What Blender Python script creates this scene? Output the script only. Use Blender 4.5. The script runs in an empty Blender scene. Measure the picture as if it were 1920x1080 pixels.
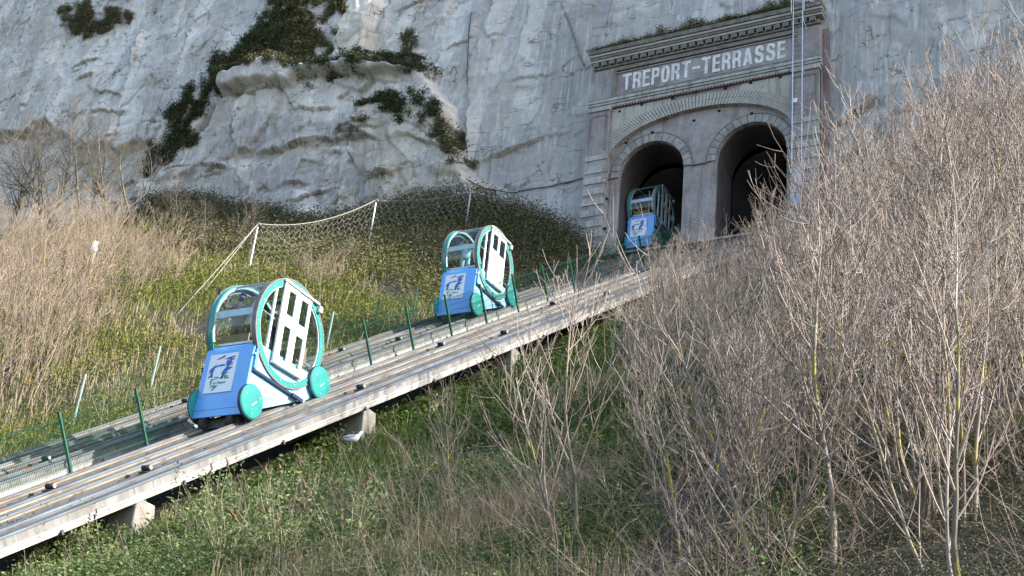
import bpy, bmesh, math, random
import numpy as np
from mathutils import Vector, Matrix

# ------------------------------------------------------------------ camera, sky, sun, exposure
S = bpy.context.scene
COL = S.collection
AX_R = np.array([0.87891713, 0.4682001, 0.09106784])      # camera right / up / forward in the world
AX_U = np.array([0.12454887, -0.40958722, 0.90372888])
AX_F = np.array([-0.46042617, 0.78296039, 0.41830701])
FOC = 2679.18                                              # focal length in photo pixels (1920 wide)
cd = bpy.data.cameras.new('camera'); cam = bpy.data.objects.new('camera', cd); COL.objects.link(cam)
cd.angle = 2 * math.atan(960 / FOC); cd.clip_end = 600; cd.clip_start = 0.1
m = Matrix.Identity(4)
for i in range(3):
    m[i][0] = AX_R[i]; m[i][1] = AX_U[i]; m[i][2] = -AX_F[i]
cam.matrix_world = m
S.camera = cam

SUN = Vector((0.80, 0.19, 0.50)).normalized()              # direction towards the sun
w = bpy.data.worlds.new('World'); S.world = w; w.use_nodes = True
nt = w.node_tree; bg = nt.nodes['Background']
sk = nt.nodes.new('ShaderNodeTexSky'); sk.sky_type = 'NISHITA'; sk.sun_disc = False
sk.sun_elevation = math.asin(SUN.z); sk.sun_rotation = math.atan2(SUN.x, SUN.y)
sk.air_density = 1.0; sk.dust_density = 1.5; sk.ozone_density = 1.0
nt.links.new(sk.outputs[0], bg.inputs[0]); bg.inputs[1].default_value = 0.15
sd = bpy.data.lights.new('sun', 'SUN'); sd.energy = 4.0; sd.angle = math.radians(0.5); sd.color = (1.0, 0.94, 0.86)
so = bpy.data.objects.new('sun', sd); COL.objects.link(so)
so.rotation_euler = SUN.to_track_quat('Z', 'Y').to_euler()
S.view_settings.view_transform = 'Standard'; S.view_settings.look = 'None'
S.view_settings.exposure = 1.5; S.view_settings.gamma = 1.0; S.view_settings.use_curve_mapping = False
S.cycles.max_bounces = 8; S.cycles.transparent_max_bounces = 16

rng = np.random.default_rng(11)
random.seed(5)

# ------------------------------------------------------------------ photo geometry: a pixel becomes a ray in the place
def ray(px, py):
    d = AX_R * (px - 960) / FOC - AX_U * (py - 540) / FOC + AX_F
    return d / np.linalg.norm(d)
def onY(px, py, Y):
    d = ray(px, py); return d * Y / d[1]

# ------------------------------------------------------------------ helpers
def link(o, parent=None):
    COL.objects.link(o)
    if parent is not None: o.parent = parent
    return o
def tag(o, label=None, cat=None, group=None, kind=None):
    if label: o['label'] = label
    if cat: o['category'] = cat
    if group: o['group'] = group
    if kind: o['kind'] = kind
    return o
def empty(name, loc, label=None, cat=None, group=None, rot=(0, 0, 0)):
    o = bpy.data.objects.new(name, None); o.location = loc; o.rotation_euler = rot
    o.empty_display_size = 0.2
    link(o); return tag(o, label, cat, group)
def np_mesh(name, V, F, attrs=None, smooth=False):
    V = np.asarray(V, dtype=np.float32).reshape(-1, 3); F = np.asarray(F, dtype=np.int32)
    me = bpy.data.meshes.new(name); n = F.shape[1]
    me.vertices.add(len(V)); me.vertices.foreach_set('co', V.ravel())
    me.loops.add(F.size); me.loops.foreach_set('vertex_index', F.ravel())
    me.polygons.add(len(F)); me.polygons.foreach_set('loop_start', np.arange(0, F.size, n, dtype=np.int32))
    if smooth: me.polygons.foreach_set('use_smooth', np.ones(len(F), dtype=bool))
    me.update(calc_edges=True)
    for k, a in (attrs or {}).items():
        at = me.attributes.new(k, 'FLOAT', 'POINT'); at.data.foreach_set('value', np.asarray(a, dtype=np.float32))
    return me
def mobj(name, me, mat, parent=None, loc=None):
    if mat is not None and len(me.materials) == 0: me.materials.append(mat)
    o = bpy.data.objects.new(name, me)
    if loc is not None: o.location = loc
    return link(o, parent)
class MB:
    """collects shapes, links them as ONE mesh object"""
    def __init__(s): s.v = []; s.f = []
    def add(s, vs, fs):
        k = len(s.v); s.v += [tuple(map(float, p)) for p in vs]; s.f += [tuple(i + k for i in f) for f in fs]; return s
    def box(s, a, b):
        x0, y0, z0 = a; x1, y1, z1 = b
        return s.add([(x0,y0,z0),(x1,y0,z0),(x1,y1,z0),(x0,y1,z0),(x0,y0,z1),(x1,y0,z1),(x1,y1,z1),(x0,y1,z1)],
                     [(0,3,2,1),(4,5,6,7),(0,1,5,4),(1,2,6,5),(2,3,7,6),(3,0,4,7)])
    def prism(s, prof, axis, a, b):
        """closed profile of 2-D points swept along one axis ('x': prof is (y,z); 'y': (x,z); 'z': (x,y))"""
        n = len(prof)
        def P(p, t):
            return (t, p[0], p[1]) if axis == 'x' else ((p[0], t, p[1]) if axis == 'y' else (p[0], p[1], t))
        ar = sum(prof[i][0]*prof[(i+1)%n][1]-prof[(i+1)%n][0]*prof[i][1] for i in range(n))
        if (ar < 0) != (axis == 'y'): prof = prof[::-1]
        vs = [P(p, a) for p in prof] + [P(p, b) for p in prof]
        return s.add(vs, [tuple(range(n))[::-1], tuple(range(n, 2*n))] + [(i, (i+1) % n, n+(i+1) % n, n+i) for i in range(n)])
    def tube(s, pts, r, n=6, cap=True):
        pts = [Vector(p) for p in pts]; rs = r if isinstance(r, (list, tuple)) else [r]*len(pts); k = len(s.v)
        for i, p in enumerate(pts):
            d = (pts[min(i+1, len(pts)-1)] - pts[max(i-1, 0)]).normalized()
            a = d.cross(Vector((0, 0, 1)) if abs(d.z) < .95 else Vector((1, 0, 0))).normalized(); b = d.cross(a)
            for j in range(n):
                t = 2*math.pi*j/n; s.v.append(tuple(p + rs[i]*(a*math.cos(t)+b*math.sin(t))))
        for i in range(len(pts)-1):
            for j in range(n):
                s.f.append((k+i*n+j, k+i*n+(j+1) % n, k+(i+1)*n+(j+1) % n, k+(i+1)*n+j))
        if cap:
            s.f.append(tuple(k+j for j in range(n))[::-1]); s.f.append(tuple(k+(len(pts)-1)*n+j for j in range(n)))
        return s
    def annulus(s, x0, x1, cy, cz, r0, r1, n=64, a0=0, a1=2*math.pi):
        """a flat ring with thickness, axis along x"""
        full = abs(a1-a0-2*math.pi) < 1e-6; k = len(s.v); m_ = n if full else n+1
        for i in range(m_):
            t = a0+(a1-a0)*i/n; c, q = math.cos(t), math.sin(t)
            for x, r in ((x0, r0), (x0, r1), (x1, r1), (x1, r0)): s.v.append((x, cy+r*c, cz+r*q))
        for i in range(n):
            A = k+4*i; B = k+4*((i+1) % m_)
            for j in range(4): s.f.append((A+j, A+(j+1) % 4, B+(j+1) % 4, B+j))
        if not full: s.f.append((k, k+3, k+2, k+1)); e = k+4*n; s.f.append((e, e+1, e+2, e+3))
        return s
    def disc(s, x0, x1, cy, cz, r, n=40, dome=0):
        k = len(s.v); lv = [(x0, r), (x0+(x1-x0)*.75, r), (x1, r*.93)]
        if dome: lv.append((x1+dome, r*.55))
        for x, q in lv:
            for i in range(n): s.v.append((x, cy+q*math.cos(2*math.pi*i/n), cz+q*math.sin(2*math.pi*i/n)))
        L = len(lv)
        for l in range(L-1):
            for i in range(n): s.f.append((k+l*n+i, k+l*n+(i+1) % n, k+(l+1)*n+(i+1) % n, k+(l+1)*n+i))
        s.f.append(tuple(k+i for i in range(n))[::-1]); s.f.append(tuple(k+(L-1)*n+i for i in range(n)))
        return s
    def mesh(s, name, bevel=0, smooth=False):
        me = bpy.data.meshes.new(name); me.from_pydata(s.v, [], s.f); me.update()
        bm = bmesh.new(); bm.from_mesh(me); bmesh.ops.recalc_face_normals(bm, faces=bm.faces)
        if bevel:
            ed = [e for e in bm.edges if len(e.link_faces) == 2 and e.calc_face_angle(0) > .5]
            bmesh.ops.bevel(bm, geom=ed, offset=bevel, segments=2, affect='EDGES', profile=.5, clamp_overlap=True)
        bm.to_mesh(me); bm.free()
        if smooth:
            for p in me.polygons: p.use_smooth = True
        return me
    def build(s, name, mat, parent=None, bevel=0, smooth=False, loc=None):
        return mobj(name, s.mesh(name, bevel, smooth), mat, parent, loc)
def plate_mesh(name, outlines, thick, conv, bevel=0):
    """flat shape with holes (closed 2-D outlines), given a thickness; conv maps (a,b,depth) to 3-D"""
    cu = bpy.data.curves.new(name, 'CURVE'); cu.dimensions = '2D'; cu.fill_mode = 'BOTH'; cu.extrude = thick/2
    for ol in outlines:
        sp = cu.splines.new('POLY'); sp.points.add(len(ol)-1); sp.use_cyclic_u = True
        for i, p in enumerate(ol): sp.points[i].co = (p[0], p[1], 0, 1)
    o = bpy.data.objects.new(name, cu); COL.objects.link(o)
    dg = bpy.context.evaluated_depsgraph_get(); me = bpy.data.meshes.new_from_object(o.evaluated_get(dg))
    bpy.data.objects.remove(o); bpy.data.curves.remove(cu)
    for v in me.vertices: v.co = conv(v.co.x, v.co.y, v.co.z)
    me.name = name; me.materials.clear()
    bm = bmesh.new(); bm.from_mesh(me); bmesh.ops.remove_doubles(bm, verts=bm.verts, dist=1e-4)
    bmesh.ops.recalc_face_normals(bm, faces=bm.faces); bm.to_mesh(me); bm.free()
    return me
def text_mesh(name, body, shear, conv):
    cu = bpy.data.curves.new(name, 'FONT'); cu.body = body; cu.size = 1; cu.shear = shear; cu.extrude = .004; cu.offset = .008
    o = bpy.data.objects.new(name, cu); COL.objects.link(o)
    dg = bpy.context.evaluated_depsgraph_get(); me = bpy.data.meshes.new_from_object(o.evaluated_get(dg))
    bpy.data.objects.remove(o); bpy.data.curves.remove(cu); me.materials.clear()
    xs = [v.co.x for v in me.vertices]; x0, x1 = min(xs), max(xs)
    for v in me.vertices: v.co = conv((v.co.x-x0)/(x1-x0), v.co.y, v.co.z)
    return me
def ellipse(cx, cz, a, b, t0, t1, n):
    return [(cx+a*math.cos(t0+(t1-t0)*i/n), cz+b*math.sin(t0+(t1-t0)*i/n)) for i in range(n+1)]

# value noise on numpy arrays
_T = np.random.default_rng(3).random((256, 256))
def vn(x, y, s=0):
    x = np.asarray(x, float)+s*17.31; y = np.asarray(y, float)+s*9.77
    xi = np.floor(x).astype(int); yi = np.floor(y).astype(int); fx = x-xi; fy = y-yi
    fx = fx*fx*(3-2*fx); fy = fy*fy*(3-2*fy); g = lambda i, j: _T[(xi+i) & 255, (yi+j) & 255]
    return (g(0,0)*(1-fx)+g(1,0)*fx)*(1-fy)+(g(0,1)*(1-fx)+g(1,1)*fx)*fy
def fbm(x, y, s=0, o=4):
    r = 0; a = .5
    for k in range(o): r = r+a*(vn(x*2**k, y*2**k, s+k)-.5); a *= .5
    return r
def inpoly(x, y, P):
    r = np.zeros(np.shape(x), bool); n = len(P)
    for i in range(n):
        x0, y0 = P[i][0], P[i][1]; x1, y1 = P[(i+1) % n][0], P[(i+1) % n][1]
        if y0 == y1: continue
        r ^= ((y0 > y) != (y1 > y)) & (x < (x1-x0)*(y-y0)/(y1-y0)+x0)
    return r

# ------------------------------------------------------------------ materials
def new_mat(name):
    M_ = bpy.data.materials.new(name); M_.use_nodes = True; t = M_.node_tree
    return M_, t, t.nodes['Principled BSDF']
def N(t, kind, **kw):
    n = t.nodes.new(kind)
    for k, v in kw.items():
        if k in n.inputs: n.inputs[k].default_value = v
        else: setattr(n, k, v)
    return n
def mixc(t, fac, a, b, mode='MIX'):
    n = t.nodes.new('ShaderNodeMix'); n.data_type = 'RGBA'; n.blend_type = mode
    for sock, val in ((n.inputs[0], fac), (n.inputs[6], a), (n.inputs[7], b)):
        if hasattr(val, 'is_linked'): t.links.new(val, sock)
        elif isinstance(val, (int, float)): sock.default_value = val
        else: sock.default_value = (*val, 1)
    return n.outputs[2]
def ramp(t, src, lo, hi):
    n = t.nodes.new('ShaderNodeMapRange'); n.inputs[1].default_value = lo; n.inputs[2].default_value = hi
    t.links.new(src, n.inputs[0]); return n.outputs[0]
def math_(t, op, a, b=None):
    n = t.nodes.new('ShaderNodeMath'); n.operation = op
    for i, v in enumerate((a, b)):
        if v is None: continue
        if hasattr(v, 'is_linked'): t.links.new(v, n.inputs[i])
        else: n.inputs[i].default_value = v
    return n.outputs[0]
def coords(t, scale=(1, 1, 1)):
    c = N(t, 'ShaderNodeTexCoord'); mp = N(t, 'ShaderNodeMapping'); mp.inputs['Scale'].default_value = scale
    t.links.new(c.outputs['Object'], mp.inputs[0]); return mp.outputs[0]
def noise(t, vec, scale, detail=5, rough=.55):
    n = N(t, 'ShaderNodeTexNoise', Scale=scale, Detail=detail, Roughness=rough); t.links.new(vec, n.inputs['Vector']); return n.outputs[0]
def bump(t, bs, h, strength=.3, dist=.02):
    b = N(t, 'ShaderNodeBump', Strength=strength, Distance=dist); t.links.new(h, b.inputs['Height']); t.links.new(b.outputs[0], bs.inputs['Normal'])
def mat(name, c1, c2=None, scale=4, rough=.6, metal=0, b=.2, lo=.35, hi=.65, stretch=(1, 1, 1), spots=None, coat=0):
    M_, t, bs = new_mat(name); bs.inputs['Roughness'].default_value = rough; bs.inputs['Metallic'].default_value = metal
    v = coords(t, stretch); n = noise(t, v, scale)
    c = mixc(t, ramp(t, n, lo, hi), c1, c2 or tuple(x*.75 for x in c1))
    if spots:
        c = mixc(t, ramp(t, noise(t, v, scale*spots[1]), spots[2], spots[2]+.12), c, spots[0])
    t.links.new(c, bs.inputs['Base Color'])
    if coat: bs.inputs['Coat Weight'].default_value = coat; bs.inputs['Coat Roughness'].default_value = .08
    if b: bump(t, bs, noise(t, v, scale*6), b, .01)
    return M_
def attr_mat(name, stops, rough=.8, attr='rnd', trans=0, noise_c=None):
    """colour picked along a list by a per-vertex attribute"""
    M_, t, bs = new_mat(name); bs.inputs['Roughness'].default_value = rough; bs.inputs['Specular IOR Level'].default_value = .25
    a = N(t, 'ShaderNodeAttribute', attribute_name=attr); r = N(t, 'ShaderNodeValToRGB')
    e = r.color_ramp.elements
    while len(e) < len(stops): e.new(.5)
    for i, c in enumerate(stops): e[i].position = i/(len(stops)-1); e[i].color = (*c, 1)
    t.links.new(a.outputs['Fac'], r.inputs[0]); col = r.outputs[0]
    if noise_c:
        v = coords(t); col = mixc(t, math_(t, 'MULTIPLY', ramp(t, noise(t, coords(t, (6, 6, 1.5)), 2.5, 5), .42, .62), .55), col, tuple(x*.45 for x in stops[0])); col = mixc(t, ramp(t, noise(t, v, noise_c[1]), noise_c[2], noise_c[2]+.1), col, noise_c[0])
    t.links.new(col, bs.inputs['Base Color'])
    if trans:
        out = t.nodes['Material Output']; tr = N(t, 'ShaderNodeBsdfTranslucent'); t.links.new(col, tr.inputs[0])
        mx = N(t, 'ShaderNodeMixShader'); mx.inputs[0].default_value = trans
        t.links.new(bs.outputs[0], mx.inputs[1]); t.links.new(tr.outputs[0], mx.inputs[2]); t.links.new(mx.outputs[0], out.inputs[0])
    return M_
def glass_mat(name, tint=(.9, .95, .95), refl=.9):
    M_ = bpy.data.materials.new(name); M_.use_nodes = True; t = M_.node_tree; t.nodes.remove(t.nodes['Principled BSDF'])
    tr = N(t, 'ShaderNodeBsdfTransparent'); tr.inputs[0].default_value = (*tint, 1)
    gl = N(t, 'ShaderNodeBsdfGlossy', Roughness=.03); lw = N(t, 'ShaderNodeLayerWeight', Blend=.5)
    mx = N(t, 'ShaderNodeMixShader'); f = math_(t, 'ADD', math_(t, 'MULTIPLY', math_(t, 'POWER', lw.outputs['Facing'], 4.0), .55*refl), .03)
    t.links.new(f, mx.inputs[0]); t.links.new(tr.outputs[0], mx.inputs[1]); t.links.new(gl.outputs[0], mx.inputs[2])
    t.links.new(mx.outputs[0], t.nodes['Material Output'].inputs[0]); return M_

def streaky(M_):
    t = M_.node_tree; bs = t.nodes['Principled BSDF']; src = bs.inputs['Base Color'].links[0].from_socket
    n = noise(t, coords(t, (2.2, 2.2, .2)), 1.5, 6, .7); c = mixc(t, math_(t, 'MULTIPLY', ramp(t, n, .50, .62), .6), src, (.15, .14, .12)); t.links.new(c, bs.inputs['Base Color']); return M_
def brick_mat(name, c1, c2, mortar, wash, wash_amt=.5, dark=(.10, .075, .07), sc=1.0, arch=False):
    M_, t, bs = new_mat(name); bs.inputs['Roughness'].default_value = .9
    tc = N(t, 'ShaderNodeTexCoord'); sp = N(t, 'ShaderNodeSeparateXYZ'); t.links.new(tc.outputs['Object'], sp.inputs[0])
    # bricks laid along x on fronts and along y on the sides: x+y as the running coordinate
    cb = N(t, 'ShaderNodeCombineXYZ'); t.links.new(math_(t, 'ADD', sp.outputs[0], sp.outputs[1]), cb.inputs[0]); t.links.new(sp.outputs[2], cb.inputs[1])
    br = N(t, 'ShaderNodeTexBrick'); br.inputs['Scale'].default_value = 1/sc
    br.inputs['Brick Width'].default_value = .24; br.inputs['Row Height'].default_value = .085; br.inputs['Mortar Size'].default_value = .012
    br.inputs['Color1'].default_value = (*c1, 1); br.inputs['Color2'].default_value = (*c2, 1); br.inputs['Mortar'].default_value = (*mortar, 1)
    t.links.new(cb.outputs[0], br.inputs['Vector'])
    v = tc.outputs['Object']
    c = mixc(t, math_(t, 'MULTIPLY', ramp(t, noise(t, v, .55, 6, .65), .42, .62), wash_amt), br.outputs['Color'], wash)
    c = mixc(t, math_(t, 'MULTIPLY', ramp(t, noise(t, v, .9, 6, .7), .52, .7), .6), c, dark)
    c = mixc(t, math_(t, 'MULTIPLY', ramp(t, noise(t, v, 9, 3), .45, .75), .35), c, wash)
    mp = N(t, 'ShaderNodeMapping'); mp.inputs['Scale'].default_value = (1.6, 1.6, .16); t.links.new(v, mp.inputs[0])
    c = mixc(t, math_(t, 'MULTIPLY', ramp(t, noise(t, mp.outputs[0], 1.6, 6, .7), .52, .64), .5), c, dark)
    mp2 = N(t, 'ShaderNodeMapping'); mp2.inputs['Scale'].default_value = (1.2, 1.2, .25); mp2.inputs['Location'].default_value = (7, 3, 5); t.links.new(v, mp2.inputs[0])
    c = mixc(t, math_(t, 'MULTIPLY', ramp(t, noise(t, mp2.outputs[0], 1.5, 7, .72), .54, .62), .5*wash_amt), c, tuple(min(.6, q*1.15) for q in wash))
    t.links.new(c, bs.inputs['Base Color'])
    bump(t, bs, br.outputs['Fac'], -.6, .015)
    return M_

MT = {}
def setup_mats():
    g = MT
    g['brick'] = brick_mat('brick_purple', (.17, .115, .112), (.24, .17, .16), (.40, .385, .37), (.38, .37, .36), .85)
    g['brick_red'] = brick_mat('brick_red', (.19, .10, .09), (.24, .14, .12), (.34, .30, .28), (.33, .29, .28), .5)
    g['brick_pale'] = brick_mat('brick_pale', (.37, .35, .31), (.45, .42, .37), (.33, .30, .27), (.47, .46, .42), .6, (.28, .25, .20))
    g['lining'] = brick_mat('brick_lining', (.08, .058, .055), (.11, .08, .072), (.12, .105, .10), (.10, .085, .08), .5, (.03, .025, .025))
    g['bore_shade'] = mat('bore_shade_brick', (.014, .012, .012), (.025, .02, .019), 2, .95)  # near-black: the darkness of the deep bore put into its colour
    g['stone'] = mat('pale_stone', (.45, .445, .42), (.345, .335, .315), 2.2, .9, spots=((.24, .23, .20), 2.5, .58))
    g['stone_worn'] = mat('worn_stone', (.37, .36, .34), (.27, .26, .245), 2.5, .9, spots=((.19, .18, .165), 3, .57))
    g['stone_dark'] = mat('stained_stone', (.24, .22, .19), (.13, .12, .10), 2.0, .92, spots=((.30, .29, .25), 3, .56))
    g['plaster'] = mat('plaster', (.46, .44, .38), (.38, .36, .31), 1.2, .9, spots=((.30, .28, .25), 2, .62))
    g['letter'] = mat('letter_white', (.76, .76, .74), (.56, .55, .53), 2.5, .85, lo=.42, hi=.62, spots=((.42, .38, .36), 3.2, .62))
    g['rope'] = mat('pale_rope', (.42, .40, .35), (.32, .30, .26), 12, .9)
    g['hole'] = mat('hole_dark', (.012, .011, .012), None, 4, .95)
    g['galv'] = mat('galvanised', (.46, .48, .50), (.36, .38, .40), 5, .45, .35)
    g['alu'] = mat('aluminium', (.62, .64, .66), (.52, .54, .56), 5, .4, .5)
    g['white'] = mat('white_paint', (.82, .83, .84), (.76, .77, .78), 3, .3, 0, .05, coat=.6)
    g['teal'] = mat('teal_paint', (.018, .27, .24), (.022, .22, .205), 2.5, .4, 0, .04, coat=.3, spots=((.08, .35, .32), 4, .60))
    g['blue'] = mat('blue_paint', (.15, .41, .86), (.13, .37, .80), 1.6, .38, 0, .03, coat=.35, spots=((.20, .45, .82), 5, .63))
    g['pale_blue'] = mat('pale_blue_paint', (.30, .60, .80), (.25, .53, .76), 1.6, .38, 0, .03, coat=.35)
    g['navy'] = mat('navy_trim', (.015, .035, .09), None, 5, .4)
    g['rim'] = mat('rim_grey', (.20, .18, .165), (.13, .12, .115), 5, .5)
    g['rubber'] = mat('black_rubber', (.018, .018, .02), (.035, .034, .034), 6, .85)
    g['chassis'] = mat('chassis_dark', (.05, .048, .046), (.09, .08, .07), 6, .7)
    g['glass'] = glass_mat('cabin_glass', (.90, .94, .93)); g['glass_roof'] = glass_mat('roof_glass', (.62, .72, .70))
    g['frost'] = mat('perforated_screen', (.40, .42, .42), (.22, .235, .24), 45, .6, 0, .3, .45, .55)
    g['concrete'] = mat('concrete', (.33, .31, .275), (.20, .19, .165), 1.6, .9, spots=((.16, .15, .12), 3, .6), stretch=(1, 1, .5))
    g['beam'] = mat('weathered_beam', (.30, .265, .21), (.15, .125, .095), 1.1, .85, spots=((.085, .07, .055), 3, .55), stretch=(1.6, .6, 1))
    g['beam_side'] = mat('beam_web_grey', (.25, .25, .245), (.15, .145, .135), 1.6, .75, spots=((.11, .105, .095), 2.5, .58), stretch=(1, 1.6, .35))
    g['flange'] = mat('flange_white', (.46, .455, .44), (.29, .28, .26), 1.6, .6, spots=((.18, .17, .155), 3.0, .60), stretch=(1, 1.5, .6))
    g['rail'] = mat('steel_rail', (.16, .19, .215), (.10, .115, .13), 2, .5, .4, stretch=(2, .5, 2), spots=((.16, .085, .05), 1.6, .56))
    g['bed'] = mat('bed_dark', (.045, .04, .035), (.09, .08, .07), 1.5, .9)
    g['green'] = mat('green_fence', (.012, .085, .055), (.02, .11, .07), 6, .45)
    g['green_pale'] = mat('pale_green_post', (.32, .44, .40), (.22, .33, .28), 8, .6)
    g['wood'] = mat('old_wood', (.36, .30, .20), (.24, .20, .13), 6, .9, stretch=(4, 4, .6))
    g['dead_wood'] = mat('dead_wood', (.12, .095, .07), (.06, .048, .036), 7, .95, stretch=(3, 3, .5))
    g['sticker'] = mat('sticker_white', (.72, .80, .86), (.70, .78, .84), 2, .4, b=0)
    for k, c in dict(ink_blue=(.035, .10, .50), ink_red=(.42, .03, .08), ink_green=(.02, .27, .20), ink_dark=(.015, .025, .06), ink_pink=(.75, .42, .45), ink_grey=(.12, .15, .22)).items():
        g[k] = mat(k, c, None, 3, .45, b=0)
    g['skin'] = mat('skin', (.52, .32, .24), None, 8, .6, b=0)
    for k, c in dict(cloth_tan=(.24, .185, .15), cloth_white=(.68, .68, .68), cloth_blue=(.36, .55, .66), cloth_navy=(.03, .04, .08), cloth_brown=(.17, .12, .08), cloth_black=(.02, .02, .024), hair_dark=(.03, .022, .018), hair_grey=(.16, .15, .15)).items():
        g[k] = mat(k, c, None, 12, .9)
    g['seat'] = mat('bench_wood', (.33, .22, .12), (.24, .16, .09), 6, .6)
    g['red'] = mat('red_paint', (.50, .015, .02), None, 6, .4)
    g['gull_white'] = mat('gull_white', (.78, .79, .80), (.70, .71, .73), 12, .8)
    g['gull_grey'] = mat('gull_grey', (.36, .40, .46), (.30, .34, .40), 12, .8)
    g['beak'] = mat('beak_yellow', (.60, .42, .05), None, 8, .5); g['leg_pink'] = mat('leg_pink', (.55, .36, .32), None, 8, .6)
    # vegetation
    g['twig'] = attr_mat('twigs', [(.09, .066, .054), (.205, .155, .125), (.32, .255, .21), (.46, .39, .33)], .6)
    g['twig_grey'] = attr_mat('twigs_dark', [(.10, .085, .075), (.16, .135, .115), (.21, .18, .14)], .85)
    g['twig_tan'] = attr_mat('twigs_tan', [(.17, .125, .09), (.29, .225, .165), (.40, .325, .24)], .8)
    g['bark'] = attr_mat('bark', [(.13, .11, .088), (.20, .175, .14), (.29, .26, .215)], .65, noise_c=((.36, .31, .03), 1.0, .50))
    g['bark_dark'] = attr_mat('bark_dark', [(.10, .09, .07), (.15, .13, .10), (.20, .18, .13)], .9, noise_c=((.22, .20, .05), 1.4, .60))
    g['bark_tan'] = attr_mat('bark_tan', [(.20, .16, .11), (.29, .235, .165), (.36, .30, .21)], .85, noise_c=((.44, .34, .03), 1.0, .55))
    g['grass'] = attr_mat('grass_blades', [(.04, .075, .015), (.075, .125, .022), (.13, .175, .035), (.22, .22, .08)], .7, trans=.25)
    g['dry'] = attr_mat('dry_stalks', [(.22, .165, .10), (.34, .27, .175), (.44, .36, .25)], .85, trans=.1)
    g['leaf'] = attr_mat('bramble_leaves', [(.028, .06, .014), (.06, .11, .022), (.105, .155, .032), (.17, .20, .055)], .55, trans=.3)
    g['olive'] = attr_mat('hill_herbs', [(.06, .08, .016), (.12, .15, .025), (.20, .215, .05), (.29, .27, .10)], .7, trans=.25)
    g['ivy'] = attr_mat('ivy_leaves', [(.022, .036, .012), (.045, .065, .022), (.075, .085, .035), (.10, .10, .05)], .7, trans=.2)
    g['brush'] = attr_mat('cliff_brush', [(.07, .065, .032), (.12, .11, .055), (.17, .155, .08), (.08, .11, .04)], .85, trans=.1)
    g['budd'] = attr_mat('shrub_leaves', [(.09, .13, .055), (.18, .235, .09), (.29, .34, .13)], .6, trans=.3)
    g['stem'] = mat('dry_stem', (.42, .35, .25), (.30, .24, .17), 9, .9)
    g['seedhead'] = mat('seed_heads', (.20, .125, .08), (.13, .08, .05), 20, .95, b=.5)
    # ground
    M_, t, bs = new_mat('hillside_soil'); bs.inputs['Roughness'].default_value = .95; v = coords(t)
    c = mixc(t, ramp(t, noise(t, v, .35, 6, .6), .40, .60), (.032, .026, .019), (.026, .028, .014))
    c = mixc(t, ramp(t, noise(t, v, 3.5, 5), .5, .7), c, (.055, .043, .03)); c = mixc(t, ramp(t, noise(t, v, 14, 3), .6, .75), c, (.025, .02, .015))
    t.links.new(c, bs.inputs['Base Color']); bump(t, bs, noise(t, v, 7), .8, .08); g['soil'] = M_
    # chalk
    M_, t, bs = new_mat('chalk_cliff'); bs.inputs['Roughness'].default_value = .95; bs.inputs['Specular IOR Level'].default_value = .2
    v = coords(t); vs = coords(t, (1, 1, .22)); vh = coords(t, (.35, .35, 1.6))
    c = mixc(t, ramp(t, noise(t, vs, .55, 8, .68), .44, .58), (.76, .725, .665), (.55, .52, .475))
    c = mixc(t, math_(t, 'MULTIPLY', ramp(t, noise(t, v, .22, 6, .6), .50, .66), .6), c, (.44, .385, .30))
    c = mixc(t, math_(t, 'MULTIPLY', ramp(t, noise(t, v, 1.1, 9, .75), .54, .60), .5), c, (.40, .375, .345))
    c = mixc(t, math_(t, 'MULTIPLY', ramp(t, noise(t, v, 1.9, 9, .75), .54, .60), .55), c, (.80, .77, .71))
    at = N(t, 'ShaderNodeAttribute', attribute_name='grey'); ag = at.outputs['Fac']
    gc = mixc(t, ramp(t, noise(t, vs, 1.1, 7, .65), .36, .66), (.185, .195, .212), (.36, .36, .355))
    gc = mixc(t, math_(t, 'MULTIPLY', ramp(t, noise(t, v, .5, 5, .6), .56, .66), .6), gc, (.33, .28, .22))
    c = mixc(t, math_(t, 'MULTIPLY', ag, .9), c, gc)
    a2 = N(t, 'ShaderNodeAttribute', attribute_name='tan')
    c = mixc(t, math_(t, 'MULTIPLY', a2.outputs['Fac'], ramp(t, noise(t, v, .7, 9, .72), .42, .52)), c, (.44, .385, .27))
    a3 = N(t, 'ShaderNodeAttribute', attribute_name='mauve')
    c = mixc(t, math_(t, 'MULTIPLY', a3.outputs['Fac'], ramp(t, noise(t, v, .6, 8, .7), .38, .52)), c, (.335, .305, .295))
    ac = N(t, 'ShaderNodeAttribute', attribute_name='cell'); c = mixc(t, math_(t, 'MULTIPLY', ramp(t, ac.outputs['Fac'], .62, .30), .55), c, (.40, .375, .345)); c = mixc(t, math_(t, 'MULTIPLY', ramp(t, ac.outputs['Fac'], .60, .78), .4), c, (.80, .77, .71))
    ak = N(t, 'ShaderNodeAttribute', attribute_name='crack_shade'); c = mixc(t, math_(t, 'MULTIPLY', ak.outputs['Fac'], .75), c, (.13, .115, .095))
    # flint bands: rows of small dark nodules
    vo = N(t, 'ShaderNodeTexVoronoi', Scale=2.6); t.links.new(v, vo.inputs['Vector'])
    sp = N(t, 'ShaderNodeSeparateXYZ'); t.links.new(v, sp.inputs[0])
    wob = math_(t, 'ADD', sp.outputs[2], math_(t, 'MULTIPLY', noise(t, v, .3, 3), 1.2))
    fr = math_(t, 'FRACT', math_(t, 'MULTIPLY', wob, .42)); band = math_(t, 'LESS_THAN', fr, .09)
    fl = math_(t, 'MULTIPLY', math_(t, 'LESS_THAN', vo.outputs['Distance'], .19), band)
    fl = math_(t, 'MULTIPLY', fl, ramp(t, noise(t, v, .4, 3), .45, .55))
    c = mixc(t, math_(t, 'MULTIPLY', fl, .8), c, (.07, .07, .085))
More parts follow.
